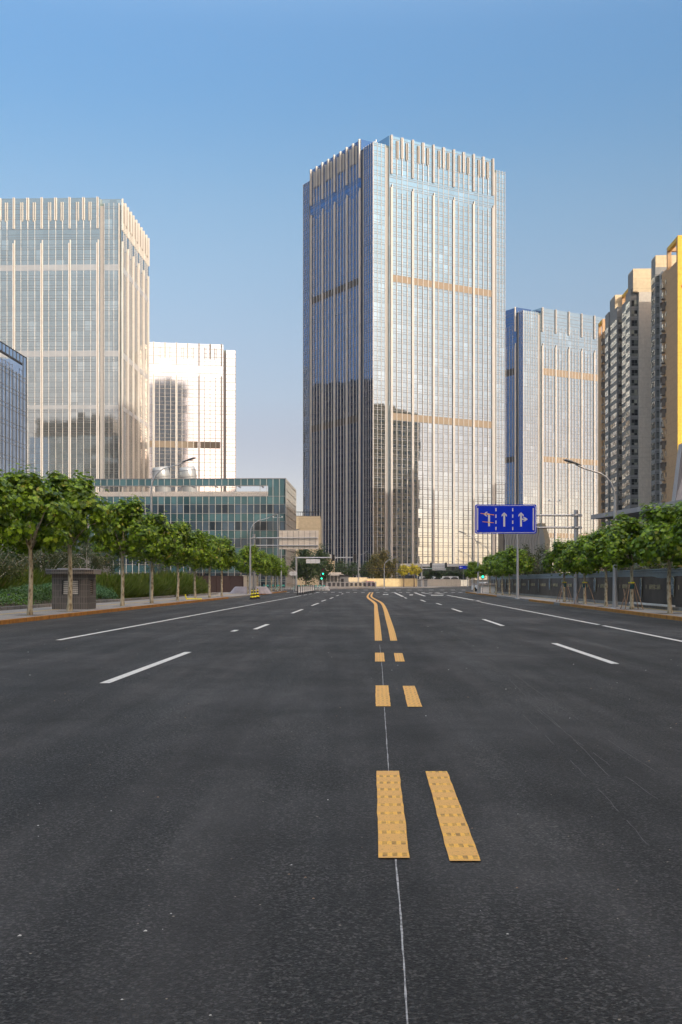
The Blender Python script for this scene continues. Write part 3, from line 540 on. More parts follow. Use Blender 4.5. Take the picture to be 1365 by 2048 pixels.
# ---------------------------------------------------------------- glass towers
class Face:
    """one facade: local x runs left to right seen from outside, local -y is outward"""
    def __init__(s, parent, org, e, L): s.p = parent; s.o = Vector((org[0], org[1], 0)); s.e = Vector((e[0], e[1], 0)).normalized(); s.L = L; s.rz = math.atan2(s.e.y, s.e.x)
    def build(s, mb, name): o = mb.build(name, s.p, loc=s.o-Vector(s.p.location), rz=s.rz); return o
def tower(name, label, corner, eR, LR, eL, LL, sp):
    """corner: nearest corner; eR, eL unit directions of the two visible facades away from it"""
    T = empty(name, (corner[0], corner[1], 0), label=label, cat='tower', group=sp.get('group'))
    fr = sp.get('faces', 'both'); c0 = Vector((corner[0], corner[1], 0)); eR = Vector((*eR, 0)).normalized(); eL = Vector((*eL, 0)).normalized()
    b = MB(); ins = .25; q = [c0+eR*ins+eL*ins, c0+eR*(LR-ins)+eL*ins, c0+eR*(LR-ins)+eL*(LL-ins), c0+eR*ins+eL*(LL-ins)]
    b.prism([(p.x-c0.x, p.y-c0.y) for p in q], 0, sp['hc']-1, M['roof']); 
    q2 = [c0+eR*9+eL*9, c0+eR*(LR-9)+eL*9, c0+eR*(LR-9)+eL*(LL-9), c0+eR*9+eL*(LL-9)]
    b.prism([(p.x-c0.x, p.y-c0.y) for p in q2], sp['hc']-1.2, sp['hm']-1.5, M['roof']); b.build('core', T)
    def facade(org, e, L, fs, lit):
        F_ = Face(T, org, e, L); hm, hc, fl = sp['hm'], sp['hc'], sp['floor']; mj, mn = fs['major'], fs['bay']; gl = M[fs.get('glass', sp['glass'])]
        m0, m1 = mj[0]-fs.get('lip', .9), mj[-1]+fs.get('lip', .9); pr = .7 if lit else .35; sw = sp.get('slim_w', .075); b = MB()
        g0, g1 = m0-fs.get('gw', 1.4), m1+fs.get('gw', 1.4)
        # corner bays and recessed grooves
        b.box(0, g0, 0, .5, 0, hc, gl); b.box(g1, L, 0, .5, 0, hc, gl)
        b.box(g0, m0, .5, .9, 0, hc, M['groove']); b.box(m1, g1, .5, .9, 0, hc, M['groove'])
        b.box(m0, m1, -pr, 1., 0, hm, gl)
        # returns of the projecting centre panel above the roof
        b.box(m0+.02, m0+.5, 1., 9.5, hc-2, hm-.02, gl); b.box(m1-.5, m1-.02, 1., 9.5, hc-2, hm-.02, gl)
        # transoms
        lt = sp.get('lines', (0, .2, .48)); z = fl; lm = M[sp.get('line_mat', 'mullion')]; k = 0
        while z < hm-1:
            for t in lt:
                zz = z+t*fl; w_ = (.15 if t else .2)*sp.get('lw', 1.)
                if zz < hc-.5:
                    b.box(0.05, g0-.05, -.05, .02, zz, zz+w_, lm); b.box(g1+.05, L-.05, -.05, .02, zz, zz+w_, lm)
                    b.box(g0, m0, .42, .51, zz, zz+.2, M['mullion'])
                if zz < hm-.6: b.box(m0+.1, m1-.1, -pr-.05, -pr+.02, zz, zz+w_, lm)
            z += fl; k += 1
        # slender fins
        fm = M[sp.get('fin', 'fin')]; fd = M['fin_dark']
        for (x0, x1) in ((0, g0), (g1, L)):
            n = max(1, round((x1-x0)/1.65))
            for i in range(n+1): xx = x0+.08+(x1-x0-.16)*i/n; b.box(xx-.05, xx+.05, -.16, .02, 0, hc+.05, fm)
        zl, zt, zc = sp['low_top'], sp['crown_bot'], sp['louvre_bot']; nb = fs.get('sub', 4)
        xs = []
        for a_, c_ in zip(mj, mj[1:]):
            for i in range(1, nb): xs.append(a_+(c_-a_)*i/nb)
        for i, xx in enumerate(xs):
            b.box(xx-.05, xx+.05, -pr-.12, -pr+.01, zl-2.5, zt+3.8, fm)
            if sp.get('slim_low', True):
                t_ = zl-1.9-(.9 if i % 3 == 1 else 0); d_ = sp.get('slim_d', .28)
                b.box(xx-sw, xx+sw, -pr-d_, -pr+.01, 0, t_, fm); (b.box(xx-.2, xx-.076, -pr-.06, -pr+.01, 0, t_-.05, fd) if lit else None)  # dark strip stands in for each fin's shadow, lit facades only
            if sp.get('slim_crown', True): b.box(xx-.11, xx+.11, -pr-.3, -pr+.01, zt, zc, fm)
        F_.build(b, 'curtain_wall')
        # major fins (each a double blade on a dark web)
        for xx in mj:
            f = MB(); dd = sp.get('maj_d', .5)
            f.box(-.42, -.14, -pr-dd, -pr+.02, 0, zl-1.2, fm); f.box(.14, .42, -pr-dd, -pr+.02, 0, zl, fm); f.box(-.14, .14, -pr-dd*.6, -pr+.02, 0, zl-1.3, M['mullion_tan'])
            o = f.build('major_fin', T, loc=F_.o-Vector(T.location)+F_.e*xx, rz=F_.rz)
            f = MB(); f.box(-.34, -.15, -pr-dd-.1, -pr+.02, zt, hm+.25, fm); f.box(.15, .34, -pr-dd-.1, -pr+.02, zt, hm+.25, fm); f.box(-.15, .15, -pr-dd*.5, -pr+.02, zt+.2, hm+.2, M['mullion_tan'])
            f.build('crown_fin', T, loc=F_.o-Vector(T.location)+F_.e*xx, rz=F_.rz)
        if sp.get('slim_crown', True):
            def piece(x_, bx_):
                f = MB()
                for (q0, q1, q2, q3, q4, mm) in bx_: f.box(q0, q1, -pr-q2, -pr+.02, q3, q4, mm)
                f.build('crown_louvre', T, loc=F_.o-Vector(T.location)+F_.e*x_, rz=F_.rz)
            for a_, c_ in zip(mj, mj[1:]):
                w_ = c_-a_; mid = (a_+c_)/2
                piece(mid, [(-.45, -.23, .55, zc, hm+.1, fm), (-.23, .2, .2, zc+.05, hm, M['louvre']), (.2, .42, .55, zc, hm+.1, fm)])
                for fx in (.24, .31, .69, .76):
                    piece(a_+w_*fx, [(-.11, .11, .4, zc-(.4 if fx in (.31, .69) else 0), hm-1.6, M['louvre']), (.12, .2, .42, zc, hm-1.6, fm)])
        # coloured mechanical bands
        for (z0, z1, mk, full) in sp['bands']:
            f = MB(); mm = M['darkened_louvre'] if (mk == 'tan_band' and not lit) else M[mk]  # unlit faces get the band colour with shade already in it
            for a_, c_ in zip(mj, mj[1:]): f.box(a_+.62, c_-.62, -pr-.1, -pr+.01, z0, z1, mm)
            if full: f.box(.4, g0-.3, -.09, .01, z0, z1, mm); f.box(g1+.3, L-.3, -.09, .01, z0, z1, mm)
            F_.build(f, 'louvre_band' if not full else 'pale_panel_band')
    if fr in ('both', 'right'): facade(c0, eR, LR, sp['R'], sp.get('litR', True))
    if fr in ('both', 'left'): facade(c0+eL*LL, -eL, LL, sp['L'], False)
    # plain glass skins on the two facades that face away
    for org, e, L in ((c0+eR*LR, eL, LL), (c0+eR*LR+eL*LL, -eR, LR)):
        f = MB(); f.box(0, L, 0, .4, 0, sp['hc'], M[sp['glass']]); z = sp['floor']
        while z < sp['hc']-1: f.box(.05, L-.05, -.06, .01, z, z+.3, M['mullion']); z += sp['floor']
        Face(T, org, e, L).build(f, 'rear_curtain_wall')
    return T
def crane(T, p, h=5., a=.6):
    b = MB(); b.box(-.5, .5, -.5, .5, 0, 1.2, M['galv']); b.tube([(0, 0, 1), (0, 0, 2.4)], .3, M['galv'], 8); b.tube([(-.3, 0, 2.3), (h, 0, 4.6)], [.35, .2], M['galv'], 6); b.tube([(h-1, 0, 4.6), (h+1.6, 0, 4.4)], .12, M['galv'], 6); b.tube([(h, 0, 4.6), (h, 0, 5.6)], .22, M['galv'], 6)
    b.build('roof_crane', T, loc=Vector(p)-Vector(T.location), rz=a)
ER, EL = (.8606, .5092), (-.5095, .8605)
T1 = tower('glass_tower', 'tallest silver glass tower with pale vertical fins and two tan bands, right of centre', (X(747, 450), 450), ER, 65., EL, 56.5,
    dict(hm=176, hc=172.3, floor=3.8, glass='g_main', low_top=157, crown_bot=161, louvre_bot=167.8, bands=[(119, 121.8, 'tan_band', 0), (64.8, 67.6, 'tan_band', 0)],
    R=dict(major=[7.9+10*i for i in range(6)], bay=10), L=dict(major=[56.5-9.3-9.85*i for i in range(4, -1, -1)], bay=9.85, glass='g_shaded')))
crane(T1, (X(733, 462), 462, 173), 4.5, .5)
T2 = tower('glass_tower', 'lower silver glass tower with three tan bands between the tallest tower and the apartments', (X(1047.5, 600), 600), ER, 70., EL, 50.,
    dict(hm=144.5, hc=142, floor=3.8, glass='g_far', low_top=126, crown_bot=132, louvre_bot=137, bands=[(109.5, 113.2, 'tan_band', 0), (64, 67, 'tan_band', 0), (24.4, 27, 'tan_band', 0)], slim_crown=False,
    slim_low=True, slim_d=.25, R=dict(major=[12.1+9.05*i for i in range(6)], bay=9), L=dict(major=[50-6-9.5*i for i in range(4, -1, -1)], bay=9.5, glass='g_shaded'), lines=(0, .4)))
crane(T2, (X(1157, 650), 650, 143), 4, .2)
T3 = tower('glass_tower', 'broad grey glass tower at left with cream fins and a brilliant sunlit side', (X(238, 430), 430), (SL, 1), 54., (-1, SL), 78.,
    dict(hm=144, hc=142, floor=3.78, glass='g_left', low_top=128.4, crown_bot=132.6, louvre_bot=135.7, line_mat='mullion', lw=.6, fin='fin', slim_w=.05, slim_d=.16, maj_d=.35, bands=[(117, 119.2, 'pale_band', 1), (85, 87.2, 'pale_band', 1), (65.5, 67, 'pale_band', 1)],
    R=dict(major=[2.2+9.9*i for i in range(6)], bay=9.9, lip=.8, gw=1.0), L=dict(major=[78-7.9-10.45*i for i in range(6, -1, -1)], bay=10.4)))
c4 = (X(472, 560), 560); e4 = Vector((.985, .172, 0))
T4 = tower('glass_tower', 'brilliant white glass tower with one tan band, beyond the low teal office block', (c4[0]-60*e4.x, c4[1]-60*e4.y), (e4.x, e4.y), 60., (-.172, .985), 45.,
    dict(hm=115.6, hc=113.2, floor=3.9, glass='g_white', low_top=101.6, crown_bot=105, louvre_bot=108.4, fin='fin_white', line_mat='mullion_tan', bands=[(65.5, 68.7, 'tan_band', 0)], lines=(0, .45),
    R=dict(major=[60-7-10.75*i for i in range(4, -1, -1)], bay=10.7), L=dict(major=[6+10.*i for i in range(4)], bay=10)))

# ---------------------------------------------------------------- low teal office block and dark blue block
LGc = (X(573, 254), 254)
LG = empty('office_block', (LGc[0], LGc[1], 0), label='low teal glass office block with an open roof slot behind the left street trees', cat='building')
fr = Face(LG, Vector((LGc[0], LGc[1], 0))+Vector((-1, SL, 0)).normalized()*58, (1, -SL), 58); b = MB(); H = 24.
MB().box(.6, 57.4, .6, 30, 0, 19.4, M['roof']).box(.6, 57.4, 4.5, 4.9, 19.4, 21.6, M['louvre_white']).build('core', LG, loc=fr.o-Vector(LG.location), rz=fr.rz)
sx0, sx1 = 10, 54; tl, dk = M['g_teal'], M['g_dark']
b.box(0, 58, 0, .5, 22.6, H, tl); b.box(0, sx0, 0, .5, 20.2, 22.6, tl); b.box(sx1, 58, 0, .5, 20.2, 22.6, tl)
z = 20.2
for k in range(6):
    zb = max(z-3.75, 0); b.box(0, 58, 0, .5, zb+1.95, z, tl) ; b.box(0, 58, .06, .5, zb, zb+1.95, dk); b.box(0, 58, -.08, .0, z-.06, z+.06, M['mullion']); b.box(0, 58, -.06, .0, zb+1.9, zb+2., M['mullion']); z = zb
for i in range(42):
    xx = .1+i*(57.8/41)
    if sx0+.5 < xx < sx1-.5: b.box(xx-.05, xx+.05, -.12, 0, 0, 20.2, M['slim']); b.box(xx-.05, xx+.05, -.12, 0, 22.6, H, M['slim'])
    else: b.box(xx-.05, xx+.05, -.12, 0, 0, H, M['slim'])
b.box(0, 58, -.15, .5, H, H+.15, M['mullion']); b.box(sx0, sx1, -.1, .5, 22.45, 22.6, M['mullion'])
fr.build(b, 'front_facade')
for i in range(9): MB().box(-.1, .1, .55, 8, 22.65, 22.9, M['mullion']).box(-.06, .06, .2, .4, 20.2, 22.6, M['slim']).build('roof_beam', LG, loc=fr.o-Vector(LG.location)+fr.e*(sx0+.6+i*5.2), rz=fr.rz)
fs = Face(LG, LGc, (SL, 1), 30); b = MB(); b.box(0, 30, 0, .5, 0, H, M['g_dark'])
for i in range(16): b.box(i*1.98, i*1.98+.10, -.08, 0, 0, H, M['slim'])
for k in range(13): b.box(0, 30, -.08, 0, .9+k*1.87, 1.02+k*1.87, M['mullion_tan'])
fs.build(b, 'side_facade')
ct = empty('cooling_drum', (X(331, 272), 272, 19.4), label='left one of two pale curved cooling drums on the teal office block roof', cat='cooling drum', group='cooling drums on the roof')
f = MB(); f.lathe([(1.75, 0), (1.8, 4), (1.98, 6.0), (2.05, 7.), (1.95, 8.2), (1.7, 9.0), (1.5, 9.0), (1.4, 8.5)], M['pale_band'], 28); f.build('shell', ct)
for zz, rr in ((4.5, 1.9), (6.6, 2.08), (8.1, 2.02)): MB().lathe([(rr, zz), (rr+.02, zz+.04), (rr, zz+.09)], M['mullion'], 28).build('band', ct)
for ch_ in list(ct.children): ch_.rotation_euler = (R(4), R(-7), 0)
ct2 = copy_tree(ct); ct2.location = (X(384, 272), 272, 19.4); ct2['label'] = 'right one of two pale curved cooling drums on the teal office block roof'
DBc = (X(53, 340), 340); DB = empty('office_block', (DBc[0], DBc[1], 0), label='dark blue glass block cut by the left edge, with a lattice slot under its roofline', cat='building')
Lb = 70.; fb = Face(DB, Vector((DBc[0], DBc[1], 0))-RD*Lb, (SL, 1), Lb); b = MB(); H = 50.
b.box(0, Lb-3, 0, .5, 0, 45.8, M['g_blue']); b.box(Lb-3, Lb, 0, .5, 0, H-1.6, M['g_blue']); b.box(0, Lb, 0, .5, H-1.6, H, M['g_blue']); b.box(0, Lb, -.1, .5, H, H+.15, M['black']); b.box(0, Lb-3, -.1, .5, H-1.85, H-1.6, M['black'])
for i in range(31): xx = Lb-.1-i*2.35; b.box(xx-.07, xx+.07, -.1, 0, 0, H if i < 2 else 45.8, M['black']); b.box(xx-.05, xx+.05, -.1, 0, H-1.6, H, M['black']); b.box(xx-.9, xx-.84, -.08, 0, 0, 45.8, M['mullion'])
for k in range(13): b.box(0, Lb, -.06, 0, 1.2+k*3.6, 1.28+k*3.6, M['mullion']); b.box(0, Lb, -.06, 0, 2.1+k*3.6, 2.18+k*3.6, M['mullion'])
fb.build(b, 'side_facade'); b = MB(); b.box(0, Lb-.6, .6, 40, 0, 45.6, M['roof']); b.box(Lb-.5, Lb, .6, 40, 0, H-.1, M['g_blue']); b.box(0, .5, .5, 40, 0, H-.1, M['g_blue']); b.box(0, Lb-3, 2.4, 2.7, 45.6, 47.2, M['louvre']); fb.build(b, 'core')
b = MB()
for i in range(30):
    x0 = Lb-3-i*2.35; b.tube([(x0, 2.2, 45.6), (x0, 2.2, 48.3)], .07, M['galv'], 5); b.tube([(x0, 2.2, 45.6), (x0-2.35, 2.2, 48.3)], .05, M['galv'], 5)
for k in range(3): b.tube([(0, 2.2, 46.2+k*.9), (Lb-3, 2.2, 46.2+k*.9)], .05, M['galv'], 5)
fb.build(b, 'roof_lattice'); DB.scale = (1.339,)*3

# ---------------------------------------------------------------- apartments on the right
def apt(name, label, y_far, y_near, a_back, segs, H, floor=2.8, fine=True):
    """segs: (y0, y1, a, wall, kind) along the road-side facade"""
    org = RA(segs[0][2], y_near); A_ = empty(name, org, label=label, cat='apartment block')
    def put(mb, nm, p, rz=0.): return mb.build(nm, A_, loc=p-org, rz=rz)
    nwin = [0]; rest = MB(); acn = [0]; rest_ac = MB(); cg = [0]; rest_cage = MB()
    rg = random.Random(int(y_near)); rzf = math.atan2(-1, -SL)
    def win(mb_loc, wd, ht, cols, rz):
        global _w
        t = MB(); t.box(0, wd, -.06, .0, 0, ht, M['apt_frame']); nwin[0] += 1
        if fine and nwin[0] <= 100:
            o = put(t, 'window', mb_loc, rz); g = MB()
            for c in range(cols): x0 = .07+c*(wd-.07)/cols; x1 = x0+(wd-.07)/cols-.07; g.box(x0, x1, -.085, -.05, ht*.42, ht-.07, M['apt_win']); g.box(x0, x1, -.085, -.05, .07, ht*.42-.07, M['apt_win'])
            g.build('pane', o)
        else:
            rest.M = Matrix.Translation(mb_loc-org) @ Matrix.Rotation(rz, 4, 'Z'); rest.box(0, wd, -.06, 0, 0, ht, M['apt_frame'])
            for c in range(cols): x0 = .07+c*(wd-.07)/cols; x1 = x0+(wd-.07)/cols-.07; rest.box(x0, x1, -.085, -.05, ht*.42, ht-.07, M['apt_win']); rest.box(x0, x1, -.085, -.05, .07, ht*.42-.07, M['apt_win'])
    def ac(p, rz):
        t = MB() if acn[0] < 60 else rest_ac
        if t is rest_ac: t.M = Matrix.Translation(p-org) @ Matrix.Rotation(rz, 4, 'Z')
        t.box(0, .85, -.38, -.04, 0, .6, M['ac']); t.lathe([(.22, 0), (.23, .01), (.2, .02)], M['black'], 8, c=(.35, -.2, .6)) if 0 else t.box(.12, .6, -.395, -.38, .08, .52, M['dark_metal']); t.box(-.1, .95, -.45, -.02, -.08, -.02, M['dark_metal'])
        acn[0] += 1
        if t is not rest_ac: put(t, 'air_conditioner', p, rz)
    nf = int(H/floor)
    for (y0, y1, a, wall, kind, top) in segs:
        L = y1-y0; w_ = MB(); w_.box(0, L, 0, abs(a_back-a), 0, top, M[wall]); put(w_, 'wall', RA(a, y1), rzf)
        far = RA(a, y1); d = -RD
        for k in range(2, nf):
            z = k*floor+.75
            if z+1.7 > top: continue
            if kind == 'bay':
                win(far+d*.25+Vector((0, 0, z)), L-.5, 1.75, max(2, int(L/1.1)), rzf)
                near = RA(a, y0); win(near+Vector((.25, 0, z)), 1.9, 1.75, 2, 0.)
                s_ = MB() if 0 else None
            elif kind == 'balcony':
                win(far+d*.4+Vector((0, 0, z-.1)), 1.3, 1.6, 2, rzf); win(far+d*(L*.72)+Vector((0, 0, z)), .7, 1.2, 1, rzf)
                t = rest_cage; t.M = Matrix.Translation(far+d*(L*.36)+Vector((0, 0, z-.85))-org) @ Matrix.Rotation(rzf, 4, 'Z')
                t.box(0, 1.7, -.95, 0, 0, .12, M['cage']); t.box(0, 1.7, -.95, -.9, .12, .5+.5*(rg.random() < .5), M['cage'])
                if rg.random() < .3: t.box(-.1, 1.8, -1.1, 0, 1.9, 1.96, M['cage']); t.box(0, .05, -.95, 0, .1, 1.9, M['cage']); t.box(1.65, 1.7, -.95, 0, .1, 1.9, M['cage'])
                if rg.random() < .8: ac(far+d*(L*.36+.4)+Vector((-.25, 0, z-.7)), rzf)
            elif kind == 'small':
                win(far+d*(L*.4)+Vector((0, 0, z+.2)), .8, 1.2, 1, rzf)
            elif kind == 'acbay':
                win(far+d*.25+Vector((0, 0, z)), L-.5, 1.7, max(2, int(L/1.2)), rzf)
                near = RA(a, y0); win(near+Vector((.3, 0, z)), 1.7, 1.5, 2, 0.); ac(near+Vector((.7, 0, z-.75)), 0.)
        if kind in ('bay', 'acbay'):
            sp_ = MB()
            for k in range(2, nf+1): sp_.box(-.03, L+.03, -.05, abs(a_back-a)*.3, k*floor-.08, k*floor+.10, M['apt_frame'])
            put(sp_, 'floor_band', RA(a, y1), rzf)
    if rest.v: rest.build('window', A_, kind='stuff')
    if rest_ac.v: rest_ac.build('air_conditioner', A_, kind='stuff')
    if rest_cage.v: rest_cage.build('balcony', A_, kind='stuff')
    return A_, org
AB = 89.5
A2, o2 = apt('apartment_block', 'farther grey and tan apartment block with glazed bays beside the lower glass tower', 385, 326, AB,
    [(379.5, 385.5, 73.2, 'apt_orange', 'none', 82.5), (373.5, 379.4, 73.6, 'apt_orange', 'balcony', 83), (366.5, 373.4, 73.2, 'apt_white', 'small', 84), (361, 366.4, 71.8, 'apt_dark', 'bay', 85.5), (350, 360.9, 72.2, 'apt_dark', 'acbay', 84.5),
     (344, 349.9, 74.2, 'apt_orange', 'none', 84.5), (333.2, 343.9, 72.4, 'apt_dark', 'bay', 83.5), (327, 333.1, 71.2, 'apt_dark', 'bay', 84), (326, 326.9, 73.4, 'apt_grey', 'none', 83)], 83)
def portal(A_, org, y0, y1, a0, a1, z0, z1, m, m2, t=.9):
    """open rooftop frame"""
    p = RA(a0, y1); L = y1-y0; D = a1-a0; b = MB()
    for x in (0, L-t):
        for q in (0, D-t): b.box(x, x+t, q, q+t, z0, z1-t, M[m])
        b.box(x, x+t, 0, D, z1-t, z1, M[m])
    b.box(t, L-t, 0, t, z1-t+.01, z1-.01, M[m2]); b.box(t, L-t, D-t, D, z1-t+.01, z1-.01, M[m2]); b.build('roof_frame', A_, loc=p-org, rz=math.atan2(-1, -SL))
portal(A2, o2, 378, 385.5, 73.2, 80, 82.4, 87.2, 'apt_orange', 'apt_yellow'); portal(A2, o2, 326.2, 334, 77.5, 89, 82.8, 89.3, 'apt_beige', 'apt_yellow', .8); portal(A2, o2, 343, 353, 74.2, 80, 84.4, 88.6, 'apt_orange', 'apt_yellow', .8)
for (y0, y1, a0, a1, z1) in ((326.2, 332.5, 71.8, 77.2, 89.6), (353.5, 361, 72.3, 78, 89.)):
    b = MB(); b.box(0, y1-y0, 0, a1-a0, 83, z1, M['apt_beige']); b.box(.15, y1-y0-.15, -.12, 0, 83, z1-.4, M['apt_dark']); b.build('stair_tower', A2, loc=RA(a0, y1)-o2, rz=math.atan2(-1, -SL))
A1, o1 = apt('apartment_block', 'nearer apartment block with a bright yellow end wall cut by the right edge', 316, 290, 100,
    [(311.3, 316, 74.5, 'apt_dark', 'bay', 86), (307.2, 311.2, 75.6, 'apt_white', 'small', 84), (301.2, 307.1, 75.2, 'apt_orange', 'balcony', 83), (290.3, 301.1, 75, 'apt_orange', 'none', 82)], 86)
MB().box(0, 26, -.3, 0, 0, 88.2, M['apt_yellow']).build('yellow_end_wall', A1, loc=RA(75.0, 290.3)-o1, rz=0)
portal(A1, o1, 290.3, 301.1, 75, 84, 81.9, 88.1, 'apt_orange', 'apt_yellow', 1.)
b = MB(); b.box(0, 4.6, 0, 7, 84, 89.2, M['apt_beige']); b.box(.15, 4.4, -.12, 0, 84, 88.8, M['apt_dark']); b.build('stair_tower', A1, loc=RA(74.6, 316)-o1, rz=math.atan2(-1, -SL))
MB().box(0, 1.1, -.08, 0, 0, .5, M['red']).build('red_wall_letter', A1, loc=RA(75.95, 289.95, 75.2)-o1)

# ---------------------------------------------------------------- neighbours outside the frame (they shade the street and show in the glass)
def neighbour(label, x0, x1, y0, y1, h, wall, win='g_off', fl=3.2, name='neighbour_block'):
    T = empty(name, (x0, y0, 0), label=label, cat='building'); W, D = x1-x0, y1-y0
    MB().box(0, W, 0, D, 0, h, M[wall]).build('wall', T); b = MB(); z = 4.
    while z < h-3:
        for k, (n, L) in enumerate(((max(2, int(W/5)), W), (max(2, int(D/5)), D))):
            for i in range(n):
                a = (i+.5)*L/n-1.2
                if k == 0: b.box(a, a+2.6, -.05, 0, z, z+1.7, M[win]); b.box(a, a+2.6, D, D+.05, z, z+1.7, M[win])
                else: b.box(-.05, 0, a, a+2.6, z, z+1.7, M[win]); b.box(W, W+.05, a, a+2.6, z, z+1.7, M[win])
        z += fl
    b.build('window_rows', T); MB().box(W*.3, W*.7, D*.3, D*.7, h, h+4, M[wall]).build('roof_house', T); return T
for i, (y0, y1) in enumerate(((-125, -80), (-72, -25), (-18, 32), (38, 78))): neighbour('grey apartment slab right of the street outside the picture, %s along' % ORD[i], 84, 106, y0, y1, 88, 'apt_grey')
neighbour('tall dark residential tower behind the camera', 27, 60, -95, -60, 205, 'apt_dark')
neighbour('grey apartment slab right of the street in line with the others, outside the picture', 84, 106, 82, 112, 88, 'apt_grey')
neighbour('grey apartment slab right of the street beyond the dark tower, outside the picture', 84, 106, 116, 163, 88, 'apt_grey')
neighbour('very tall office tower right of the street outside the picture', 80, 108, 216, 249, 185, 'apt_grey')
neighbour('apartment block behind the visible ones at right, outside the picture', 126, 152, 372, 404, 87, 'apt_orange')
neighbour('broad dark office tower behind the camera at left', -290, -222, -140, -100, 138, 'board_navy', 'darkened_louvre', 3.8)
neighbour('long dark stone office block hidden behind the left tower', -292, -232, 500, 660, 128, 'board_navy', 'darkened_louvre')
neighbour('low dark office block left of the street outside the picture', -110, -70, -20, 60, 30, 'apt_dark')

# ---------------------------------------------------------------- other buildings round the crossing
o = empty('beige_podium', (X(592, 335), 335, 0), label='beige lit wing with a dark roof rail left of the tallest tower foot', cat='building')
b = MB(); W = X(637, 335)-X(588, 335); b.box(0, W, 0, 25, 0, 20.3, M['apt_beige']); b; b.build('wall', o)
b = MB()
for i in range(12): b.box(i*W/11-.05, i*W/11+.05, .2, .3, 20.3, 21.6, M['black'])
b.box(0, W, .18, .32, 21.5, 21.7, M['black']); b.box(0, W, .1, .4, 20.3, 20.5, M['mullion_tan']); b.build('roof_rail', o)
o = empty('ornate_gatehouse', (X(661, 296), 296, 0.1), label='small pale stepped tower with a low roof beside the dark tree', cat='gatehouse')
MB().box(-1.1, 1.1, -1.1, 1.1, 3.2, 7.2, M['apt_beige']).box(-1.5, 1.5, -1.5, 1.5, 7.2, 7.7, M['fin']).box(-1., .2, -1, 1, 7.7, 8.3, M['fin']).build('tower', o)
MB().prism([(-3.2, -2.4), (3.4, -2.4), (3.4, 2.4), (-3.2, 2.4)], 2.9, 3.3, M['fin']).prism([(-2.6, -1.8), (2.8, -1.8), (2.8, 1.8), (-2.6, 1.8)], 3.3, 3.7, M['fin']).build('roof', o)
for i in range(7): MB().box(-2.9+i*.95, -2.75+i*.95, -2, -1.85, 0, 2.9, M['fin']).build('post', o)
MB().box(-2.8, 3, .3, 2, 0, 2.9, M['apt_dark']).build('wall', o)
# retail canopy at the main tower foot
o = empty('entrance_canopy', (X(803, 430), 430, 0.1), label='long flat pale canopy over dark shopfronts at the foot of the tallest tower', cat='canopy')
W = X(936, 430)-X(803, 430); MB().box(0, W, 0, 7, 6.9, 8., M['fin']).build('roof', o); MB().box(.4, W-.4, 2, 6.8, 0, 6.9, M['g_off']).build('shopfront', o)
for i in range(7): MB().box(i*W/6.2+.1, i*W/6.2+.4, .3, .6, 0, 6.9, M['fin_dark']).build('column', o)
# zigzag-fin pavilion
py = 400; o = empty('zigzag_pavilion', (X(1008, py), py, 0.1), label='low building with bent brown and cream blades below the blue lane sign', cat='building')
W = X(1075, py)-X(1008, py); MB().box(0, W, 1.2, 14, 0, 21, M['fin_dark']).build('wall', o); MB().box(2, W+1, .4, 1.2, 0, 10.4, M['concrete']).box(-.8, .6, .1, 1.2, 0, 11.6, M['apt_dark']).build('base_wall', o)
for i in range(22):
    x = i*W/21.5; b = MB(); q = [(x, 21), (x+.28, 21), (x+.95, 15.5), (x+.75, 10.6-(.09*i)), (x+.5, 10.6-.09*i), (x+.67, 15.5)]
    b.plate(q, 0, 1.19, M['fin']); b.build('blade', o)
b = MB(); x0 = W+.6; b.plate([(x0, 0), (x0+2.4, 0), (x0+3.9, 15.5), (x0+2.2, 21.5), (x0, 21.5)], -.2, 8, M['apt_beige']); b.plate([(x0+.1, 0), (x0+1.7, 0), (x0+2.1, 15.5), (x0+.9, 21.4), (x0+.1, 21.4)], -.4, -.19, M['pale_band']); b.build('portal', o)
# metro canopy on the right behind the banner fence
o = empty('metro_canopy', (32.4, 150, 0), label='wide grey canopy with slatted underside above the right-hand street trees', cat='canopy')
p0, p1 = Vector((32.4, 150, 0)), Vector((39.4, 91, 0)); dv = (p1-p0); L = dv.length; e = dv.normalized(); rz = math.atan2(e.y, e.x)
b = MB(); n = 30
for i in range(n): b.box(i*L/n+.02, (i+1)*L/n-.02, 0, .12, 9.55, 10.1, M['canopy'])
b.box(0, .1, .13, 22, 9.55, 10.1, M['canopy']); b.build('fascia', o, rz=rz)
b = MB(); b.box(.15, L-.1, .15, 22, 9.95, 10.05, M['canopy']); b.build('roof', o, rz=rz); b = MB()
for i in range(58): b.box(.2, L-.2, .25+i*.36, .37+i*.36, 9.6, 9.94, M['slat'])
b.build('soffit_slats', o, rz=rz)
for i in range(4): MB().box(6+i*14, 6.6+i*14, 6, 6.6, .1, 9.6, M['canopy']).build('column', o, rz=rz)
b = MB(); yy = 128.; b.M = Matrix.Translation((-32.4, -150, 0)); xa, xb = X(1351, yy), X(1366, yy)
b.add([(xa, yy, 10.1), (xa+1.6, yy, 10.1), (xb+1.2, yy+1, 16.8), (xb, yy, 16.8), (xa, yy+1.5, 10.1), (xa+1.6, yy+1.5, 10.1), (xb+1.2, yy+2, 16.8), (xb, yy+1.5, 16.8)], [(0, 1, 2, 3), (5, 4, 7, 6), (1, 5, 6, 2), (4, 0, 3, 7), (3, 2, 6, 7)], M['canopy']); b.build('slanting_pylon', o)

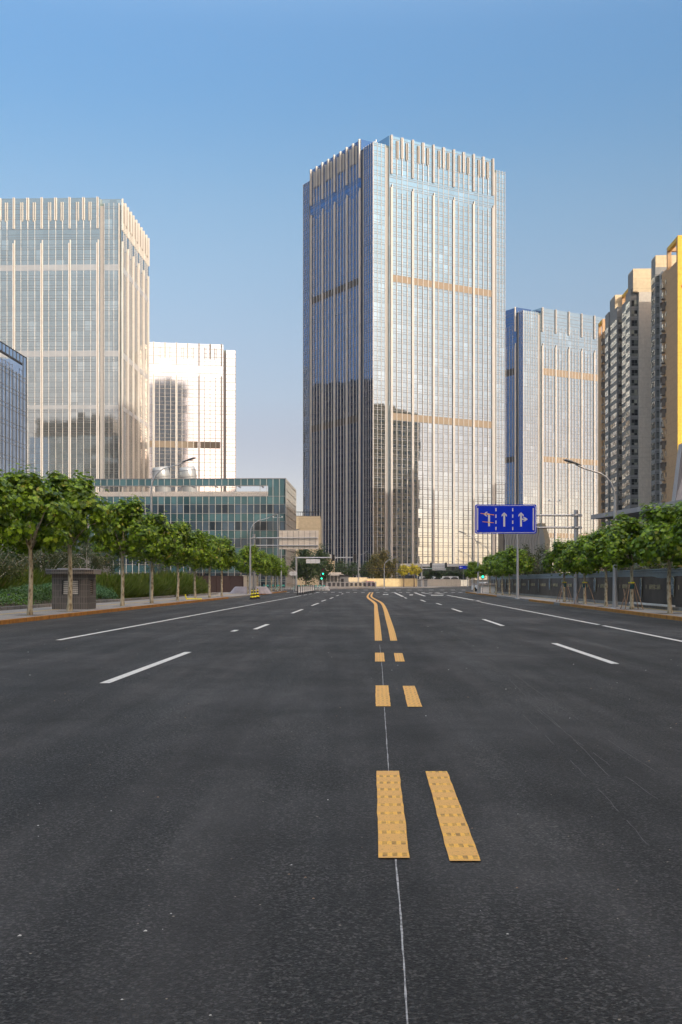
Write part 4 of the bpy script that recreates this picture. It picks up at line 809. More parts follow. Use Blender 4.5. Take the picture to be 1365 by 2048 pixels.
# ---------------------------------------------------------------- banner fence on the right
def text_mesh(body, size, mat, name, ext=.004):
    c = bpy.data.curves.new(name, 'FONT'); c.body = body; c.size = size; c.extrude = ext; c.resolution_u = 2; c.align_x = 'CENTER'
    o = bpy.data.objects.new(name, c); S.collection.objects.link(o); me = bpy.data.meshes.new_from_object(o.evaluated_get(bpy.context.evaluated_depsgraph_get()))
    bpy.data.objects.remove(o); bpy.data.curves.remove(c); me.materials.clear(); me.materials.append(mat); return me
TXT = text_mesh('丽泽作为第二金融街', .27, M['banner_gold'], 'lettering'); EMB = text_mesh('8', .3, M['banner_gold'], 'emblem')
o = empty('banner_fence', RA(14.2, 44, .14), math.pi/2+RZ, label='long dark banner-covered hoarding with gold Chinese lettering along the right pavement', cat='hoarding')
LF = 105.; rg = random.Random(9)
# local x runs away from the camera (along the road); local +y points towards the road (-X)
b = MB(); n = 210; hh = 1.95; vs = []
for i in range(n+1):
    x = i*LF/n; sag = .035*math.sin(x*1.9)+.02*math.sin(x*5.1); far = max(0, (x-34))/70
    for zz, k in ((.12, .4), (.6, 1.), (1.1, 1.1), (1.62, .3)): vs.append((x, (.02+.04*k*(1+sag*6)+.05*far*math.sin(x*2.3+zz*2)), zz+(0.02*math.sin(x*1.3) if zz < .2 else 0)-(.1*abs(math.sin(x*.8)) if zz > 1.5 and 11 < x < 16 else 0)))
b.add(vs, [(i*4+j, i*4+j+1, (i+1)*4+j+1, (i+1)*4+j) for i in range(n) for j in range(3)], M['banner'], True); b.build('banner', o)
b = MB()
for i in range(int(LF/.11)): x = i*.11; b.box(x, x+.055, -.03, .015, .1, hh, M['board_blue']); b.box(x+.055, x+.11, -.05, -.005, .1, hh, M['board_blue'])
b.box(0, LF, -.05, .05, hh, hh+.05, M['board_blue']); b.box(0, LF, -.05, .045, hh-.12, hh-.08, M['board_blue']); b.build('corrugated_board', o)
b = MB(); b.box(0, LF, -.12, .22, 0, .16, M['kerb_stone']); b.build('plinth', o)
Rm = Matrix(((-1, 0, 0), (0, 0, 1), (0, 1, 0))).to_4x4()
def on_banner(me, x, z, nm):
    q = bpy.data.objects.new(nm, me); q.matrix_local = Matrix.Translation((x, .16, z)) @ Matrix.Rotation(math.pi, 4, 'Z') @ Matrix.Rotation(R(90), 4, 'X'); reg(q, o); return q
for i in range(15):
    x = 8.2+i*6.6; on_banner(TXT, x, .98, 'lettering'); on_banner(EMB, x+1.9, .98, 'emblem')
    xs_ = x+3.2; out = [(-.38, .42), (-.3, -.38), (-.15, -.3), (0, -.27), (.15, -.3), (.3, -.38), (.38, .42), (.2, .53), (0, .57), (-.2, .53)]
    if i % 3 == 1: out = [(-.12, .5), (-.24, .1), (-.18, -.2), (-.05, -.55), (.05, -.55), (.18, -.2), (.24, .1), (.12, .5)]
    if i % 3 == 2: out = [(-.33, .45), (-.36, .0), (-.24, -.45), (.24, -.45), (.36, 0), (.33, .45)]
    f = MB(); f.plate([(xs_+px*1.07, 1.02+pz*1.05) for px, pz in out][::-1], .135, .150, M['banner_gold']); f.plate([(xs_+px, 1.02+pz) for px, pz in out][::-1], .1505, .162, M['picture']); f.build('printed_picture', o)
# loose items by the fence
p = RA(13.9, 65, .14); MB().tube([(0, 0, .05), (.2, 1.3, .9)], .03, M['wood_stake'], 6).build('leaning_stick', loc=p, label='single thin wooden stick leaning by the right banner fence between the trees', cat='stick')
MB().box(-.1, .1, 0, 9, 0, .09, M['white']).build('white_plank', loc=RA(13.75, 54, .30), rz=RZ, label='long white plank lying on the plinth of the banner fence', cat='plank')
# ---------------------------------------------------------------- kiosk
KP = Vector((X(104, 56.5), 56.5, .14)); kw = X(176, 56.5)-KP.x; kd = 1.6
k = empty('tiled_kiosk', KP, -.02, label='small dark tiled vent kiosk with flat roof and white louvres on the left pavement', cat='kiosk'); kh = 1.72
b = MB(); x0, x1, z0, z1 = .5, 1.33, .72, 1.42
b.box(0, x0, 0, .12, 0, kh, M['tile']); b.box(x1, kw, 0, .12, 0, kh, M['tile']); b.box(x0, x1, 0, .12, 0, z0, M['tile']); b.box(x0, x1, 0, .12, z1, kh, M['tile']); b.box(0, .12, .12, kd, 0, kh, M['tile']); b.box(0, kw, kd, kd+.12, 0, kh, M['tile'])
b.M = Matrix.Translation((kw, 0, 0)) @ Matrix.Rotation(R(90), 4, 'Z'); b.box(.12, .5, 0, .12, 0, kh, M['tile']); b.box(1.1, kd, 0, .12, 0, kh, M['tile']); b.box(.5, 1.1, 0, .12, 0, z0, M['tile']); b.box(.5, 1.1, 0, .12, z1, kh, M['tile']); b.build('wall', k)
MB().box(.13, kw-.13, .14, kd, 0, kh-.02, M['black']).build('inner_box', k)
b = MB(); c = .35; xa, xb, ya_, yb_ = -.3, kw+.28, -.35, kd+.4
oc = [(xa+c, ya_), (xb-c, ya_), (xb, ya_+c), (xb, yb_-c), (xb-c, yb_), (xa+c, yb_), (xa, yb_-c), (xa, ya_+c)]; b.prism(oc, kh, kh+.2, M['tile'])
cx, cy = (xa+xb)/2, (ya_+yb_)/2; b.prism([(cx+(p_[0]-cx)*1.02, cy+(p_[1]-cy)*1.02) for p_ in oc], kh+.2, kh+.235, M['kiosk_roof']); b.prism([(cx+(p_[0]-cx)*.6, cy+(p_[1]-cy)*.6) for p_ in oc], kh+.235, kh+.29, M['kiosk_roof']); b.build('roof', k)
b = MB(); b.box(x0, x0+.04, -.01, .1, z0, z1, M['black']); b.box(x1-.04, x1, -.01, .1, z0, z1, M['black'])
for i in range(7): zz = z0+.03+i*.096; b.add([(x0+.04, .02, zz), (x1-.04, .02, zz), (x1-.04, .09, zz+.07), (x0+.04, .09, zz+.07), (x0+.04, .03, zz-.01), (x1-.04, .03, zz-.01), (x1-.04, .10, zz+.06), (x0+.04, .10, zz+.06)], [(0, 1, 2, 3), (7, 6, 5, 4), (0, 4, 5, 1), (3, 2, 6, 7)], M['louvre_white'])
b.build('front_louvre', k); b = MB()
for i in range(7): zz = z0+.03+i*.096; b.box(kw-.1, kw-.03, .5, 1.1, zz, zz+.03, M['louvre'])
b.build('side_louvre', k)
# ---------------------------------------------------------------- poles, lamps, gantries
def lamp(p, h, arm, side, label, group='street lamps', az=0., pole_r=.09, tilt=0.):
    o = empty('street_lamp', p, az, label=label, cat='street lamp', group=group); s = side; zc = h-.95; pts = [(0, 0, 0), (0, 0, zc*.5), (0, 0, zc-1.2)]
    MB().tube(pts, [pole_r*1.35, pole_r*1.0, pole_r*.62], M['lamp_pole'], 12).lathe([(pole_r*2.3, 0), (pole_r*2.3, .03), (pole_r*1.5, .04)], M['galv'], 12).build('pole', o)
    r = arm*.42; cv = [(s*(r-r*math.cos(t)), 0, zc-1.2+(1.35)*math.sin(t)) for t in [R(a) for a in (0, 18, 36, 54, 70)]]; cv += [(s*(arm*.6), 0, h-.62), (s*(arm*.76), 0, h-.42)]
    MB().tube(cv, [pole_r*.62, pole_r*.58, .05, .045, .042, .038, .035], M['lamp_pole'], 10).build('arm', o)
    a0, a1 = arm*.72, arm*1.0; prof = [(0, .02), (.12, .05), (.35, .09), (.65, .13), (.85, .11), (1, .02)]; L = .95; vs = []; nn = 10
    for t, rr in prof:
        for j in range(nn): an = 2*math.pi*j/nn; vs.append((s*(arm-L+t*L), rr*1.55*math.cos(an), h-.47+t*.28+rr*(.75 if math.sin(an) > 0 else .35)*math.sin(an)))
    m_ = MB(); m_.add(vs, [(i*nn+j, i*nn+(j+1) % nn, (i+1)*nn+(j+1) % nn, (i+1)*nn+j) for i in range(len(prof)-1) for j in range(nn)], M['lamp_head'], True); m_.build('lamp_head', o)
    MB().box(min(s*(arm-.6), s*(arm-.2)), max(s*(arm-.6), s*(arm-.2)), -.1, .1, h-.37, h-.35, M['lamp_lens']).build('lamp_lens', o)
    return o
def lamp_px(u, vb, vt, uh, label, y=None, z0=.14, **k):
    y = y or F*(CH-z0)/(vb-HV); return lamp((X(u, y), y, z0), Z(vt, y)-z0+.05, abs(uh-u)/F*y, 1 if uh > u else -1, label, **k)
lamp_px(303, 1206, 911, 393, 'nearest left street lamp with dark curved head, rising among the left plane trees')
lamp_px(501, 1189, 1026, 556, 'second left street lamp, standing beside the striped cones')
lamp_px(563, 1183, 1056, 600, 'third left street lamp, its head showing above the white rear of a sign')
lamp_px(1231, 1217, 914, 1127, 'large right street lamp with dark curved head, in front of the apartment blocks', pole_r=.10)
lamp_px(957, 1186, 1060, 917, 'right street lamp left of the blue lane sign, taller one of two', y=132)
lamp_px(979, 1182, 1080, 951, 'right street lamp just below the blue lane sign corner', y=150)
lamp_px(945, 1178, 1099, 915, 'small right street lamp beyond the far end of the right tree row', y=190)
lamp_px(769, 1177, 1112, 795, 'far street lamp in front of the olive gold tree', y=224)
lamp_px(835, 1173, 1111, 858, 'far street lamp right of the pair of golden trees', y=300)
lamp_px(936, 1173, 1117, 913, 'far street lamp near the small blue direction sign', y=300)
lamp_px(717, 1176, 1101, 738, 'far street lamp behind the left traffic signal arm end', y=240)
lamp_px(1036, 1197, 1022, 1006, 'slim grey pole lamp rising behind the blue lane sign at the right kerb', y=92)
def sign_pole(p, ztop, zs, xdir, arm, name, label, r=.14, hex_=True):
    o = empty(name, p, 0, label=label, cat='sign gantry'); MB().tube([(0, 0, 0), (0, 0, ztop)], [r*1.1, r*.95], M['galv'], 8, smooth=False).box(-.3, .3, -.3, .3, 0, .05, M['galv']).build('pole', o)
    for z in zs:
        MB().tube([(-xdir*.35, -.12, z), (xdir*arm, -.12, z)], [.065, .05], M['galv'], 8).build('arm', o)
        MB().tube([(-.2, -.12, z-.08), (-.2, -.12, z+.08)], .12, M['galv'], 8).tube([(.2, -.12, z-.08), (.2, -.12, z+.08)], .12, M['galv'], 8).build('bracket', o)
    return o
yb = 71.; xb_ = X(1153, yb); g = sign_pole((xb_, yb, .14), Z(1020, yb)-.14, [Z(1031, yb)-.14, Z(1055.5, yb)-.14], -1, (1153-955)/F*yb, 'sign_gantry', 'right gantry pole with two tubular arms carrying the blue lane sign')
# blue lane sign board, built in millimetre-ish board units
BW, BH = (1072.5-950)/F*yb, (1067.5-1009.5)/F*yb
s_ = empty('lane_sign', (X(950, yb), yb-.22, Z(1067.5, yb)), label='large blue lane direction sign with white arrows and orange tape over the left arrow', cat='road sign')
def rrect(x0, x1, z0, z1, r, n=5):
    out = []
    for cx, cz, a0 in ((x1-r, z0+r, -90), (x1-r, z1-r, 0), (x0+r, z1-r, 90), (x0+r, z0+r, 180)):
        for i in range(n+1): a = R(a0+90*i/n); out.append((cx+r*math.cos(a), cz+r*math.sin(a)))
    return out
MB().plate(rrect(0, BW, 0, BH, .1), 0, .03, M['blue']).build('board', s_); b = MB()
o1_, i1_ = rrect(.05, BW-.05, .05, BH-.05, .12), rrect(.08, BW-.08, .08, BH-.08, .10); n = len(o1_)
b.add([(p[0], -.004, p[1]) for p in o1_]+[(p[0], -.004, p[1]) for p in i1_], [(i, (i+1) % n, n+(i+1) % n, n+i) for i in range(n)], M['sign_white']); b.build('border', s_)
def bx(u): return (u-97)/1207*BW          # zoomed-crop units of the photograph's board
def bz(v): return (662-v)/574*BH
W8 = M['sign_white']
for u0, u1 in ((137, 158), (1231, 1254)): MB().box(bx(u0), bx(u1), -.006, -.001, bz(594), bz(157), W8).build('lane_line', s_)
for u0 in (496, 826):
    for v0, v1 in ((157, 222), (285, 349), (404, 467), (528, 594)): MB().box(bx(u0), bx(u0+22), -.006, -.001, bz(v1), bz(v0), W8).build('lane_line', s_)
def poly(pts, nm, m=W8, y0=-.006, y1=-.001): return MB().plate([(bx(u), bz(v)) for u, v in pts][::-1] if sum((q[0]-p[0])*(q[1]+p[1]) for p, q in zip(pts, pts[1:]+pts[:1])) < 0 else [(bx(u), bz(v)) for u, v in pts], y0, y1, m).build(nm, s_)
def head(cx, cy, a, w_=52, h_=88):       # chevron-like arrow head pointing along a (degrees, 90 = up)
    pts = [(0, 0), (w_, h_*.58), (w_*.98, h_), (17, h_*.62), (-17, h_*.62), (-w_*.98, h_), (-w_, h_*.58)]; ca, sa = math.cos(R(90-a)), math.sin(R(90-a))
    return [(cx+x*ca-y*sa, cy+x*sa+y*ca) for x, y in pts]
poly([(353, 517), (390, 517), (390, 285), (380, 268), (360, 262), (330, 262), (330, 292), (353, 292)], 'left_arrow'); poly(head(262, 277, 180, 44, 86), 'left_arrow')
poly([(652, 522), (688, 522), (688, 280), (652, 280)], 'straight_arrow'); poly(head(670, 241, 90), 'straight_arrow')
poly([(982, 522), (1018, 522), (1018, 280), (982, 280)], 'right_arrow'); poly(head(1001, 241, 90), 'right_arrow'); poly([(1018, 391), (1075, 391), (1075, 366), (1018, 366)], 'right_arrow'); poly(head(1133, 379, 0, 42, 100), 'right_arrow')
poly([(205, 270), (470, 300), (470, 284), (205, 257)], 'orange_tape', M['orange_tape'], -.014, -.008); poly([(243, 434), (462, 455), (462, 441), (243, 421)], 'orange_tape', M['orange_tape'], -.014, -.008)
# cream back of the opposite sign on the left
yl = 128.; g = sign_pole((X(508.5, yl), yl, .14), Z(1068, yl)-.14, [Z(1076, yl)-.14, Z(1091, yl)-.14], 1, (636-508)/F*yl, 'sign_gantry', 'left gantry pole with two arms carrying the cream rear of a road sign', .15)
s2 = empty('road_sign_back', (X(558.5, yl), yl+.02, Z(1098.5, yl)), label='cream unpainted rear of a large road sign hanging over the left lanes', cat='road sign'); SW, SH = 79/F*yl, 37.5/F*yl
MB().box(0, SW, .0, .04, 0, SH, M['cream_sign']).build('board', s2); b = MB()
for i in range(7): x = SW*(.08+.14*i); b.box(x-.02, x+.02, -.05, 0, .08, SH-.05, M['louvre'])
b.build('rib', s2); b = MB()
for z in (.16*SH, .86*SH): b.box(0.02, SW-.02, -.03, 0, z, z+.03, M['cream_sign'])
b.build('rail', s2)
# camera mast behind (u about 560) and mast near the right gantry
for u, y, vt, lb in ((556, 165, 1030, 'slim camera mast with cross bar behind the second left lamp'), (1110, 140, 996, 'slim mast with small cameras left of the right gantry pole')):
    m_ = empty('camera_mast', (X(u, y), y, .14), label=lb, cat='camera mast'); h = Z(vt, y); MB().tube([(0, 0, 0), (0, 0, h)], [.11, .07], M['galv'], 8).build('pole', m_)
    MB().tube([(-.7, 0, h-.5), (.7, 0, h-.5)], .035, M['galv'], 6).build('cross_bar', m_)
    for x in (-.65, .62): MB().tube([(x, -.25, h-.42), (x, .2, h-.38)], .1, M['white'], 8).build('camera', m_)
# ---------------------------------------------------------------- traffic signals
def signal_head(parent, p, green=False, n=3, face=-1):
    b = MB(); b.box(-.2, .2, -.12, .12, 0, 1.15, M['black']); b.build('signal_head', parent, loc=p)
    for i in range(n):
        on = green and i == 0; t = MB(); t.lathe([(.13, 0), (.13, .02)], M['green_light'] if on else M['signal_off'], 12); q = t.build('signal_lens', parent, loc=Vector(p)+Vector((0, -.121, .2+i*.37))); q.rotation_euler = (R(90), 0, 0)
y = 165.; o = empty('traffic_signal', (X(593, y), y, .14), label='left traffic signal pole whose long arm holds two dark signal heads seen from behind', cat='traffic signal')
za = Z(1115.5, y)-.14; MB().tube([(0, 0, 0), (0, 0, za+.15)], [.17, .13], M['lamp_pole'], 10).build('pole', o); MB().tube([(0, 0, za), ((712-593)/F*y, 0, za+.02)], [.1, .06], M['lamp_pole'], 8).build('arm', o)
for u in (667, 710): MB().box(-.2, .2, -.12, .14, -.45, .45, M['black']).build('signal_head', o, loc=((u-593)/F*y, 0, za))
MB().box(-.02, 1.95, -.03, .03, -.3, .3, M['sign_white']).box(.6, .64, -.05, 0, -.3, .3, M['galv']).box(1.3, 1.34, -.05, 0, -.3, .3, M['galv']).build('sign_plate', o, loc=(20/F*y, 0, za-.5))
y = 318.; o = empty('traffic_signal', (X(844, y), y, .14), label='far right traffic signal pole with two green lamps and a white grid panel', cat='traffic signal')
za = Z(1131, y)-.14; MB().tube([(0, 0, 0), (0, 0, za+.3)], [.26, .2], M['lamp_pole'], 10).build('pole', o)
MB().tube([(0, 0, za), ((936-844)/F*y, 0, za)], [.13, .1], M['lamp_pole'], 8).build('arm', o); MB().tube([(0, 0, za-.85), ((892-844)/F*y, 0, za-.85)], [.09, .07], M['lamp_pole'], 8).build('arm', o)
for u in (862.5, 892.5): signal_head(o, ((u-844)/F*y, -.15, za-.75), True)
for ch_ in o.children:
    if ch_.name.startswith('signal_'): ch_.scale = (1.35, 1.35, 1.35) if 'head' in ch_.name else (1.7, 1.7, 1.)
b = MB(); b.box(0, 3.8, .1, .14, -1.3, .6, M['sign_white'])
for i in range(9): b.box(i*.47, i*.47+.05, .05, .1, -1.3, .6, M['galv'])
b.build('grid_panel', o, loc=((865-844)/F*y, 0, za))
s3 = empty('direction_sign', (X(919, 312), 312, Z(1138, 312)), label='small blue direction sign with a white arrow hung near the far right signal', cat='road sign'); MB().box(0, 2.2, 0, .05, 0, .85, M['blue']).build('board', s3); MB().plate([(.1, .43), (.4, .7), (.4, .5), (.9, .5), (.9, .36), (.4, .36), (.4, .16)], -.02, 0, M['sign_white']).build('arrow', s3)
MB().tube([(1.1, .1, -5), (1.1, .1, .9)], .05, M['galv'], 6).build('post', s3)
y = 215.; o = empty('pedestrian_signal', (X(645, y), y, .14), label='low signal post with two green lamps in front of the dark tree', cat='traffic signal'); MB().tube([(0, 0, 0), (0, 0, 3.2)], .07, M['lamp_pole'], 8).build('pole', o)
signal_head(o, (.14, -.1, 2.6), True); signal_head(o, (-.12, -.1, 1.7), True, 2)
y = 158.; o = empty('round_sign', (X(583.5, y), y, .14), label='pair of round pale sign discs on a post at the left corner', cat='road sign'); MB().tube([(.3, 0, 0), (.3, 0, 2.9)], .04, M['galv'], 6).build('post', o)
for x in (0, .45):
    q = MB().lathe([(.3, 0), (.3, .03)], M['sign_white'], 20).build('disc', o, loc=(x, -.06, 2.45)); q.rotation_euler = (R(90), 0, 0)
y = 136.; o = empty('pedestrian_signal', (X(966, y), y, .14), label='green pedestrian signal at the far end of the right pavement', cat='traffic signal'); MB().tube([(0, 0, 0), (0, 0, 2.6)], .06, M['lamp_pole'], 8).build('pole', o); signal_head(o, (0, -.1, 1.7), True, 2)
# overhead wires
for i, (z0, z1) in enumerate(((5.0, 4.1), (5.6, 4.5))):
    pts = [(-26+68*t, 270+i*2, z0+(z1-z0)*t-1.0*4*t*(1-t)*.5) for t in [j/20 for j in range(21)]]; MB().tube(pts, .06, M['black'], 6).build('overhead_wire', label=('lower' if i == 0 else 'upper')+' thin black wire sagging across the far crossing', cat='wire', group='wires across the crossing')
# ---------------------------------------------------------------- hoardings, fences at the crossing
def hoard(name, p, q, h, m, label, n=8, cap=True):
    d = Vector((q[0]-p[0], q[1]-p[1], 0)); L = d.length; o = empty(name, (p[0], p[1], .1), math.atan2(d.y, d.x), label=label, cat='hoarding'); b = MB(); b.box(0, L, 0, .12, 0, h, M[m])
    if cap: b.box(-.05, L+.05, -.06, .18, h, h+.1, M[m])
    b.build('board', o); b = MB()
    for i in range(n+1): b.box(i*L/n-.04, i*L/n+.04, -.05, 0, 0, h, M[m])
    b.build('stiffener', o); return o
hoard('hoarding', (X(698, 300), 300), (X(735, 300), 300), 2.35, 'apt_beige', 'pale beige wall section behind the stone fence at the crossing', 5)
hoard('hoarding', (X(735, 299), 299), (X(835, 299), 299), 2.05, 'hoard_yellow', 'cream sunlit hoarding behind the golden street trees', 14)
hoard('hoarding', (X(835.5, 322), 322), (X(922, 336), 336), 1.95, 'pale_board', 'grey cream hoarding right of the far signal pole', 9)
hoard('hoarding', (X(922, 345), 345), (X(985, 360), 360), 1.8, 'pale_board', 'far cream hoarding above the right turning road', 7)
hoard('hoarding', RA(-25, 130), RA(-17.5, 150), 2.0, 'brown_board', 'dark brown hoarding behind the trees at the left pavement end', 6)
hoard('hoarding', RA(-17.4, 150), RA(-16.9, 163), 2.1, 'pale_board', 'pale grey hoarding at the left corner beyond the brown hoarding', 5)
hoard('hoarding', RA(-29, 60), RA(-29.5, 128), 4.0, 'apt_dark', 'dark boundary wall running behind the left garden trees', 12)
y = 232; p = (X(655, y), y); q = (X(752, y), y); o = empty('stone_fence', (p[0], p[1], .13), label='low stone fence with dark railings along the far pavement at the crossing', cat='fence'); L = q[0]-p[0]; n = 11
MB().box(0, L, -.12, .12, 0, .35, M['concrete']).box(0, L, -.12, .12, 1.12, 1.25, M['concrete']).build('rail', o)
for i in range(n+1): MB().box(i*L/n-.14, i*L/n+.14, -.16, .16, 0, 1.32, M['concrete']).build('post', o)
for i in range(n):
    b = MB(); b.box(i*L/n+.18, (i+1)*L/n-.18, -.02, .02, .4, 1.08, M['dark_metal']); b.build('railing_panel', o)
o = empty('guard_cabin', (X(680, 262), 262, .13), label='small dark grey cabin with sloping roof behind the stone fence', cat='cabin'); MB().box(0, 2.0, 0, 2.4, 0, 2.5, M['apt_dark']).build('wall', o); MB().plate([(-.1, 2.5), (2.15, 2.55), (2.15, 2.75), (-.1, 2.95)], -.2, 2.6, M['black']).build('roof', o); MB().box(.3, .9, -.03, 0, 0, 2., M['black']).build('door', o)
o = empty('white_wall_panel', (X(841, 309), 309, .13), label='dark cabinet pair at the foot of the far right signal pole', cat='cabinet'); MB().box(-.6, .2, 0, .6, 0, 1.7, M['apt_dark']).box(1.1, 1.9, 0, .6, 0, 1.7, M['apt_dark']).build('cabinet', o); MB().box(-.7, 2., -.05, .7, 1.7, 1.85, M['black']).build('top', o)
# white posters on the cream hoarding
# ---------------------------------------------------------------- vehicles
def car(p, rz, paint, label, name='parked_car'):
    o = empty(name, p, rz, label=label, cat='car'); m = M[paint]; pf = [(-2.1, .35), (-2.15, .7), (-1.9, .88), (-1.25, .95), (-.75, 1.38), (.75, 1.42), (1.5, 1.0), (2.1, .92), (2.15, .4)]
    b = MB(); b.M = Matrix.Rotation(R(90), 4, 'Z'); b.plate([(x, z) for x, z in pf], -.83, .83, m); b.build('body', o)
    b = MB(); b.box(-.7, .7, -1.32, -1.30, .98, 1.32, M['car_glass']); b.add([(-.72, -1.27, .97), (.72, -1.27, .97), (.64, -.8, 1.36), (-.64, -.8, 1.36)], [(0, 1, 2, 3)], M['car_glass'])
    b.M = Matrix.Translation((0, -.03, .01)); b.build('windscreen', o)
    for sx in (-1, 1):
        for yy in (-1.35, 1.35):
            q = MB().lathe([(.2, -.1), (.31, -.1), (.31, .1), (.2, .1)], M['tyre'], 16).build('wheel', o, loc=(sx*.78, yy, .31)); q.rotation_euler = (0, R(90), 0)
        MB().box(sx*.62-.14, sx*.62+.14, -2.17, -2.1, .62, .74, M['sign_white']).build('headlight', o)
    MB().box(-.45, .45, -2.175, -2.1, .42, .56, M['black']).build('grille', o); MB().box(-.25, .25, -2.19, -2.17, .45, .55, M['blue']).build('number_plate', o); return o
car((X(741, 262), 262, .13), .1, 'pink', 'pink car seen nose-on behind the stone fence at the crossing')
c2 = car((X(971, 175), 175, .0), .6, 'white', 'white car waiting beyond the far end of the right pavement', 'white_car')
def bus(p, label):
    o = empty('bus', p, 0, label=label, cat='bus', group='white buses behind the hoarding'); b = MB(); b.plate(rrect(-1.25, 1.25, .35, 3.1, .25), 0, 10, M['white']); b.build('body', o)
    MB().plate(rrect(-1.05, 1.05, 1.4, 2.6, .15), -.04, -.001, M['car_glass']).build('windscreen', o); MB().box(-.7, .7, -.05, -.001, 2.7, 2.95, M['black']).build('destination_board', o)
    for sx in (-1, 1):
        MB().box(sx*.85-.2, sx*.85+.2, -.05, -.001, .75, .95, M['sign_white']).build('headlight', o)
        for yy in (2, 7.5):
            q = MB().lathe([(.25, -.14), (.48, -.14), (.48, .14), (.25, .14)], M['tyre'], 16).build('wheel', o, loc=(sx*1.1, yy, .48)); q.rotation_euler = (0, R(90), 0)
        MB().box(sx*1.38-.09, sx*1.38+.09, -.35, -.2, 1.9, 2.4, M['black']).build('mirror', o)
    return o
b1 = bus((X(894, 358), 358, .0), 'left white bus facing the camera behind the far hoarding')
for u, y, lb in ((910, 360, 'right white bus facing the camera behind the far hoarding'), (876, 366, 'white bus partly hidden behind the trees left of the other buses'), (851, 368, 'white bus at the left end of the buses behind the far hoarding')):
    c = copy_tree(b1); c.location = (X(u, y), y, 0); c['label'] = lb
# ---------------------------------------------------------------- cones, railing, barriers, tarpaulin, bikes
cone = empty('striped_cone', G(504.5, 1199), label='front striped black and yellow cone at the foot of the second left lamp', cat='traffic cone', group='striped cones in the road')
b = MB(); b.box(-.24, .24, -.24, .24, 0, .05, M['rubber']); b.build('base', cone)
for i in range(6):
    r0, r1 = .19-.025*i, .19-.025*(i+1); MB().lathe([(r0, .05+i*.125), (r1, .05+(i+1)*.125)], M['cone_yellow'] if i % 2 else M['rubber'], 16).build('stripe', cone)
MB().lathe([(.04, .8), (.05, .86), (.02, .9)], M['rubber'], 10).build('tip', cone)
for (u, v, lb) in ((510, 1198.5, 'middle striped black and yellow cone in the road by the lamp'), (515.5, 1197.5, 'right striped black and yellow cone in the road by the lamp')): c = copy_tree(cone); c.location = G(u, v); c['label'] = lb
p = G(500, 1187, .14); o = empty('covered_stack', (X(500, 128), 129.5, .14), RZ, label='low stack covered with a pleated grey tarpaulin by the second left lamp', cat='tarpaulin'); b = MB(); vs = []; n = 64
for j, (k_, z) in enumerate(((1.12, 0), (1.0, .35), (.86, .72), (.80, .78))):
    for i in range(n): a = 2*math.pi*i/n; ca, sa = math.cos(a), math.sin(a); q = (abs(ca)**4+abs(sa)**4)**-.25; f_ = 1+.03*(1-j/3)*math.sin(i*1.9*math.pi/2); vs.append((2.1*k_*ca*q*f_, .75*k_*sa*q*f_, z))
b.add(vs, [(j*n+i, j*n+(i+1) % n, (j+1)*n+(i+1) % n, (j+1)*n+i) for j in range(3) for i in range(n)]+[tuple(range(3*n, 4*n))], M['tarp'], False); b.build('tarpaulin', o)
rl = empty('guard_railing', RA(-8.9, 128), RZ, label='black and white posts of the low railing standing in the left edge lane', cat='railing')
for i in range(9): MB().box(-.06, .06, i*4.1-.06, i*4.1+.06, 0, 1.05, M['black']).box(-.16, .16, i*4.1-.25, i*4.1+.25, 0, .06, M['black']).build('post', rl)
for i in range(8):
    b = MB(); 
    for z in (.25, .9): b.box(-.025, .025, i*4.1+.06, i*4.1+4.04, z, z+.05, M['white'])
    for j in range(1, 12): b.box(-.012, .012, i*4.1+j*.34, i*4.1+j*.34+.025, .3, .9, M['white'])
    b.build('railing_panel', rl)
wb = None
for i in range(9):
    p = (X(629+i*3.4, 190), 190, 0)
    if wb is None:
        wb = empty('water_barrier', p); b = MB(); b.plate([(-.3, 0), (-.3, .15), (-.12, .3), (-.1, .75), (.1, .75), (.12, .3), (.3, .15), (.3, 0)], -.12, .12, M['white']); b.build('body', wb); MB().box(-.06, .06, -.13, .13, .76, .8, M['red']).build('cap', wb); o = wb
    else: o = copy_tree(wb); o.location = p
    tag(o, 'white plastic water barrier, %s from the left in the short row at the crossing' % ('first', 'second', 'third', 'fourth', 'fifth', 'sixth', 'seventh', 'eighth', 'ninth')[i], 'water barrier', 'white water barriers')
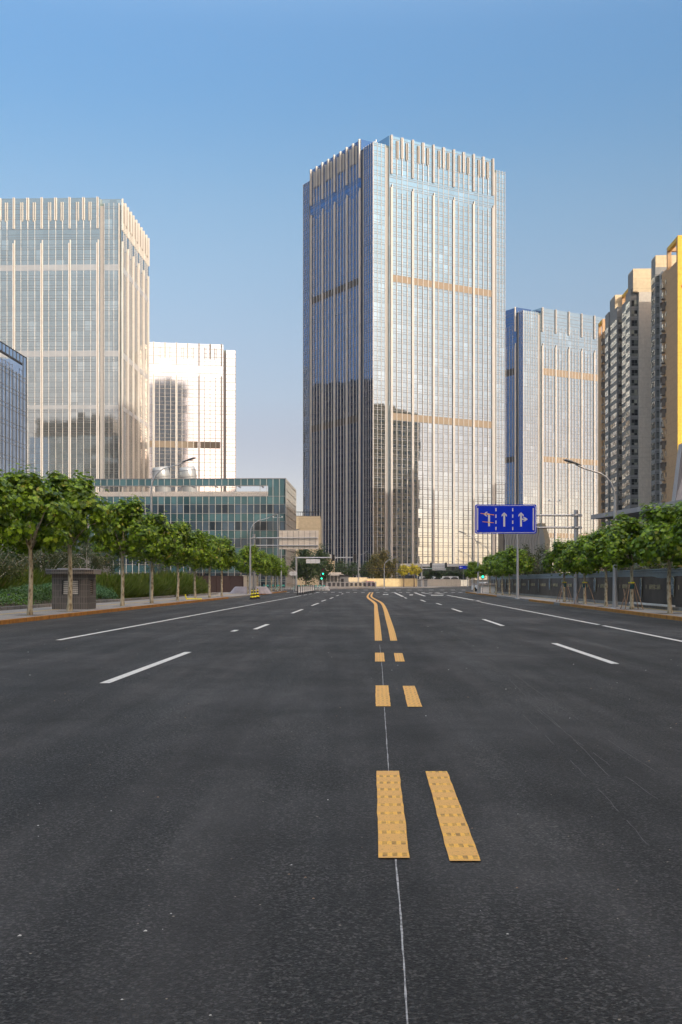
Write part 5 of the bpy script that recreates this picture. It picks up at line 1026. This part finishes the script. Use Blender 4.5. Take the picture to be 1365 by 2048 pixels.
def bicycle(p, rz, label):
    o = empty('bicycle', p, rz, label=label, cat='bicycle', group='shared bicycles at the left corner')
    for x in (-.52, .52):
        t = MB(); pts = [(x+.32*math.cos(a), 0, .33+.32*math.sin(a)) for a in [2*math.pi*j/16 for j in range(17)]]; t.tube(pts, .022, M['tyre'], 5, cap=False)
        for j in range(4): a = j*.785; t.tube([(x-.3*math.cos(a), 0, .33-.3*math.sin(a)), (x+.3*math.cos(a), 0, .33+.3*math.sin(a))], .005, M['galv'], 4)
        t.build('wheel', o)
    MB().tube([(-.52, 0, .33), (-.1, 0, .3), (.38, 0, .78), (-.2, 0, .72), (-.1, 0, .3)], .02, M['teal'], 6).tube([(-.52, 0, .33), (-.2, 0, .72), (-.24, 0, .88)], .018, M['teal'], 6).tube([(.52, 0, .33), (.36, 0, .85), (.34, 0, 1.0)], .02, M['teal'], 6).build('frame', o)
    MB().tube([(.34, -.25, 1.02), (.36, 0, 1.0), (.34, .25, 1.02)], .015, M['black'], 6).build('handlebar', o); MB().box(-.36, -.12, -.07, .07, .87, .93, M['black']).build('saddle', o); MB().box(.5, .8, -.14, .14, .72, .92, M['teal']).build('basket', o); return o
bk = bicycle(RA(-15.2, 150, .14), .2, 'teal shared bicycle, nearest of the row parked at the left corner')
for i in range(11):
    c = copy_tree(bk); c.location = RA(-15.3+i*.62, 153+i*1.1 if i < 4 else 178+i*.3, .14 if i < 4 else .0); c.rotation_euler.z = .2+.25*math.sin(i*2); c['label'] = 'teal shared bicycle in the corner row, %s behind the nearest one' % ('first', 'second', 'third', 'fourth', 'fifth', 'sixth', 'seventh', 'eighth', 'ninth', 'tenth', 'eleventh')[i]
o = empty('concrete_box', RA(13.6, 140, .14), RZ, label='white box with dark slab top at the far end of the right pavement', cat='service box'); MB().box(-1.2, 1.2, 0, 2, 0, .95, M['white']).build('body', o); MB().box(-1.9, 1.6, -.3, 2.3, .95, 1.15, M['roof']).build('top', o)
MB().tube([(0, 0, .03), (.35, .1, .05), (.8, 0, .04), (1.1, .2, .05)], .05, M['cone_yellow'], 6).tube([(0, 0, .03), (-.1, 0, .4)], .05, M['cone_yellow'], 6).build('yellow_strap', loc=RA(-14.4, 87, .14), label='yellow strap lying crumpled on the left pavement between two trees', cat='strap')

# ---------------------------------------------------------------- thin haze
m = bpy.data.materials.new('haze_air'); m.use_nodes = True; t = m.node_tree; t.nodes.remove(t.nodes['Principled BSDF'])
pv = t.nodes.new('ShaderNodeVolumePrincipled'); pv.inputs['Color'].default_value = (.86, .89, .95, 1); pv.inputs['Density'].default_value = .00008; pv.inputs['Anisotropy'].default_value = .2
t.links.new(pv.outputs[0], t.nodes['Material Output'].inputs['Volume'])
b = MB(); b.box(-420, 420, -220, 760, -1.2, 215, m); b.build('haze', label='thin even haze filling the street air', kind='stuff')
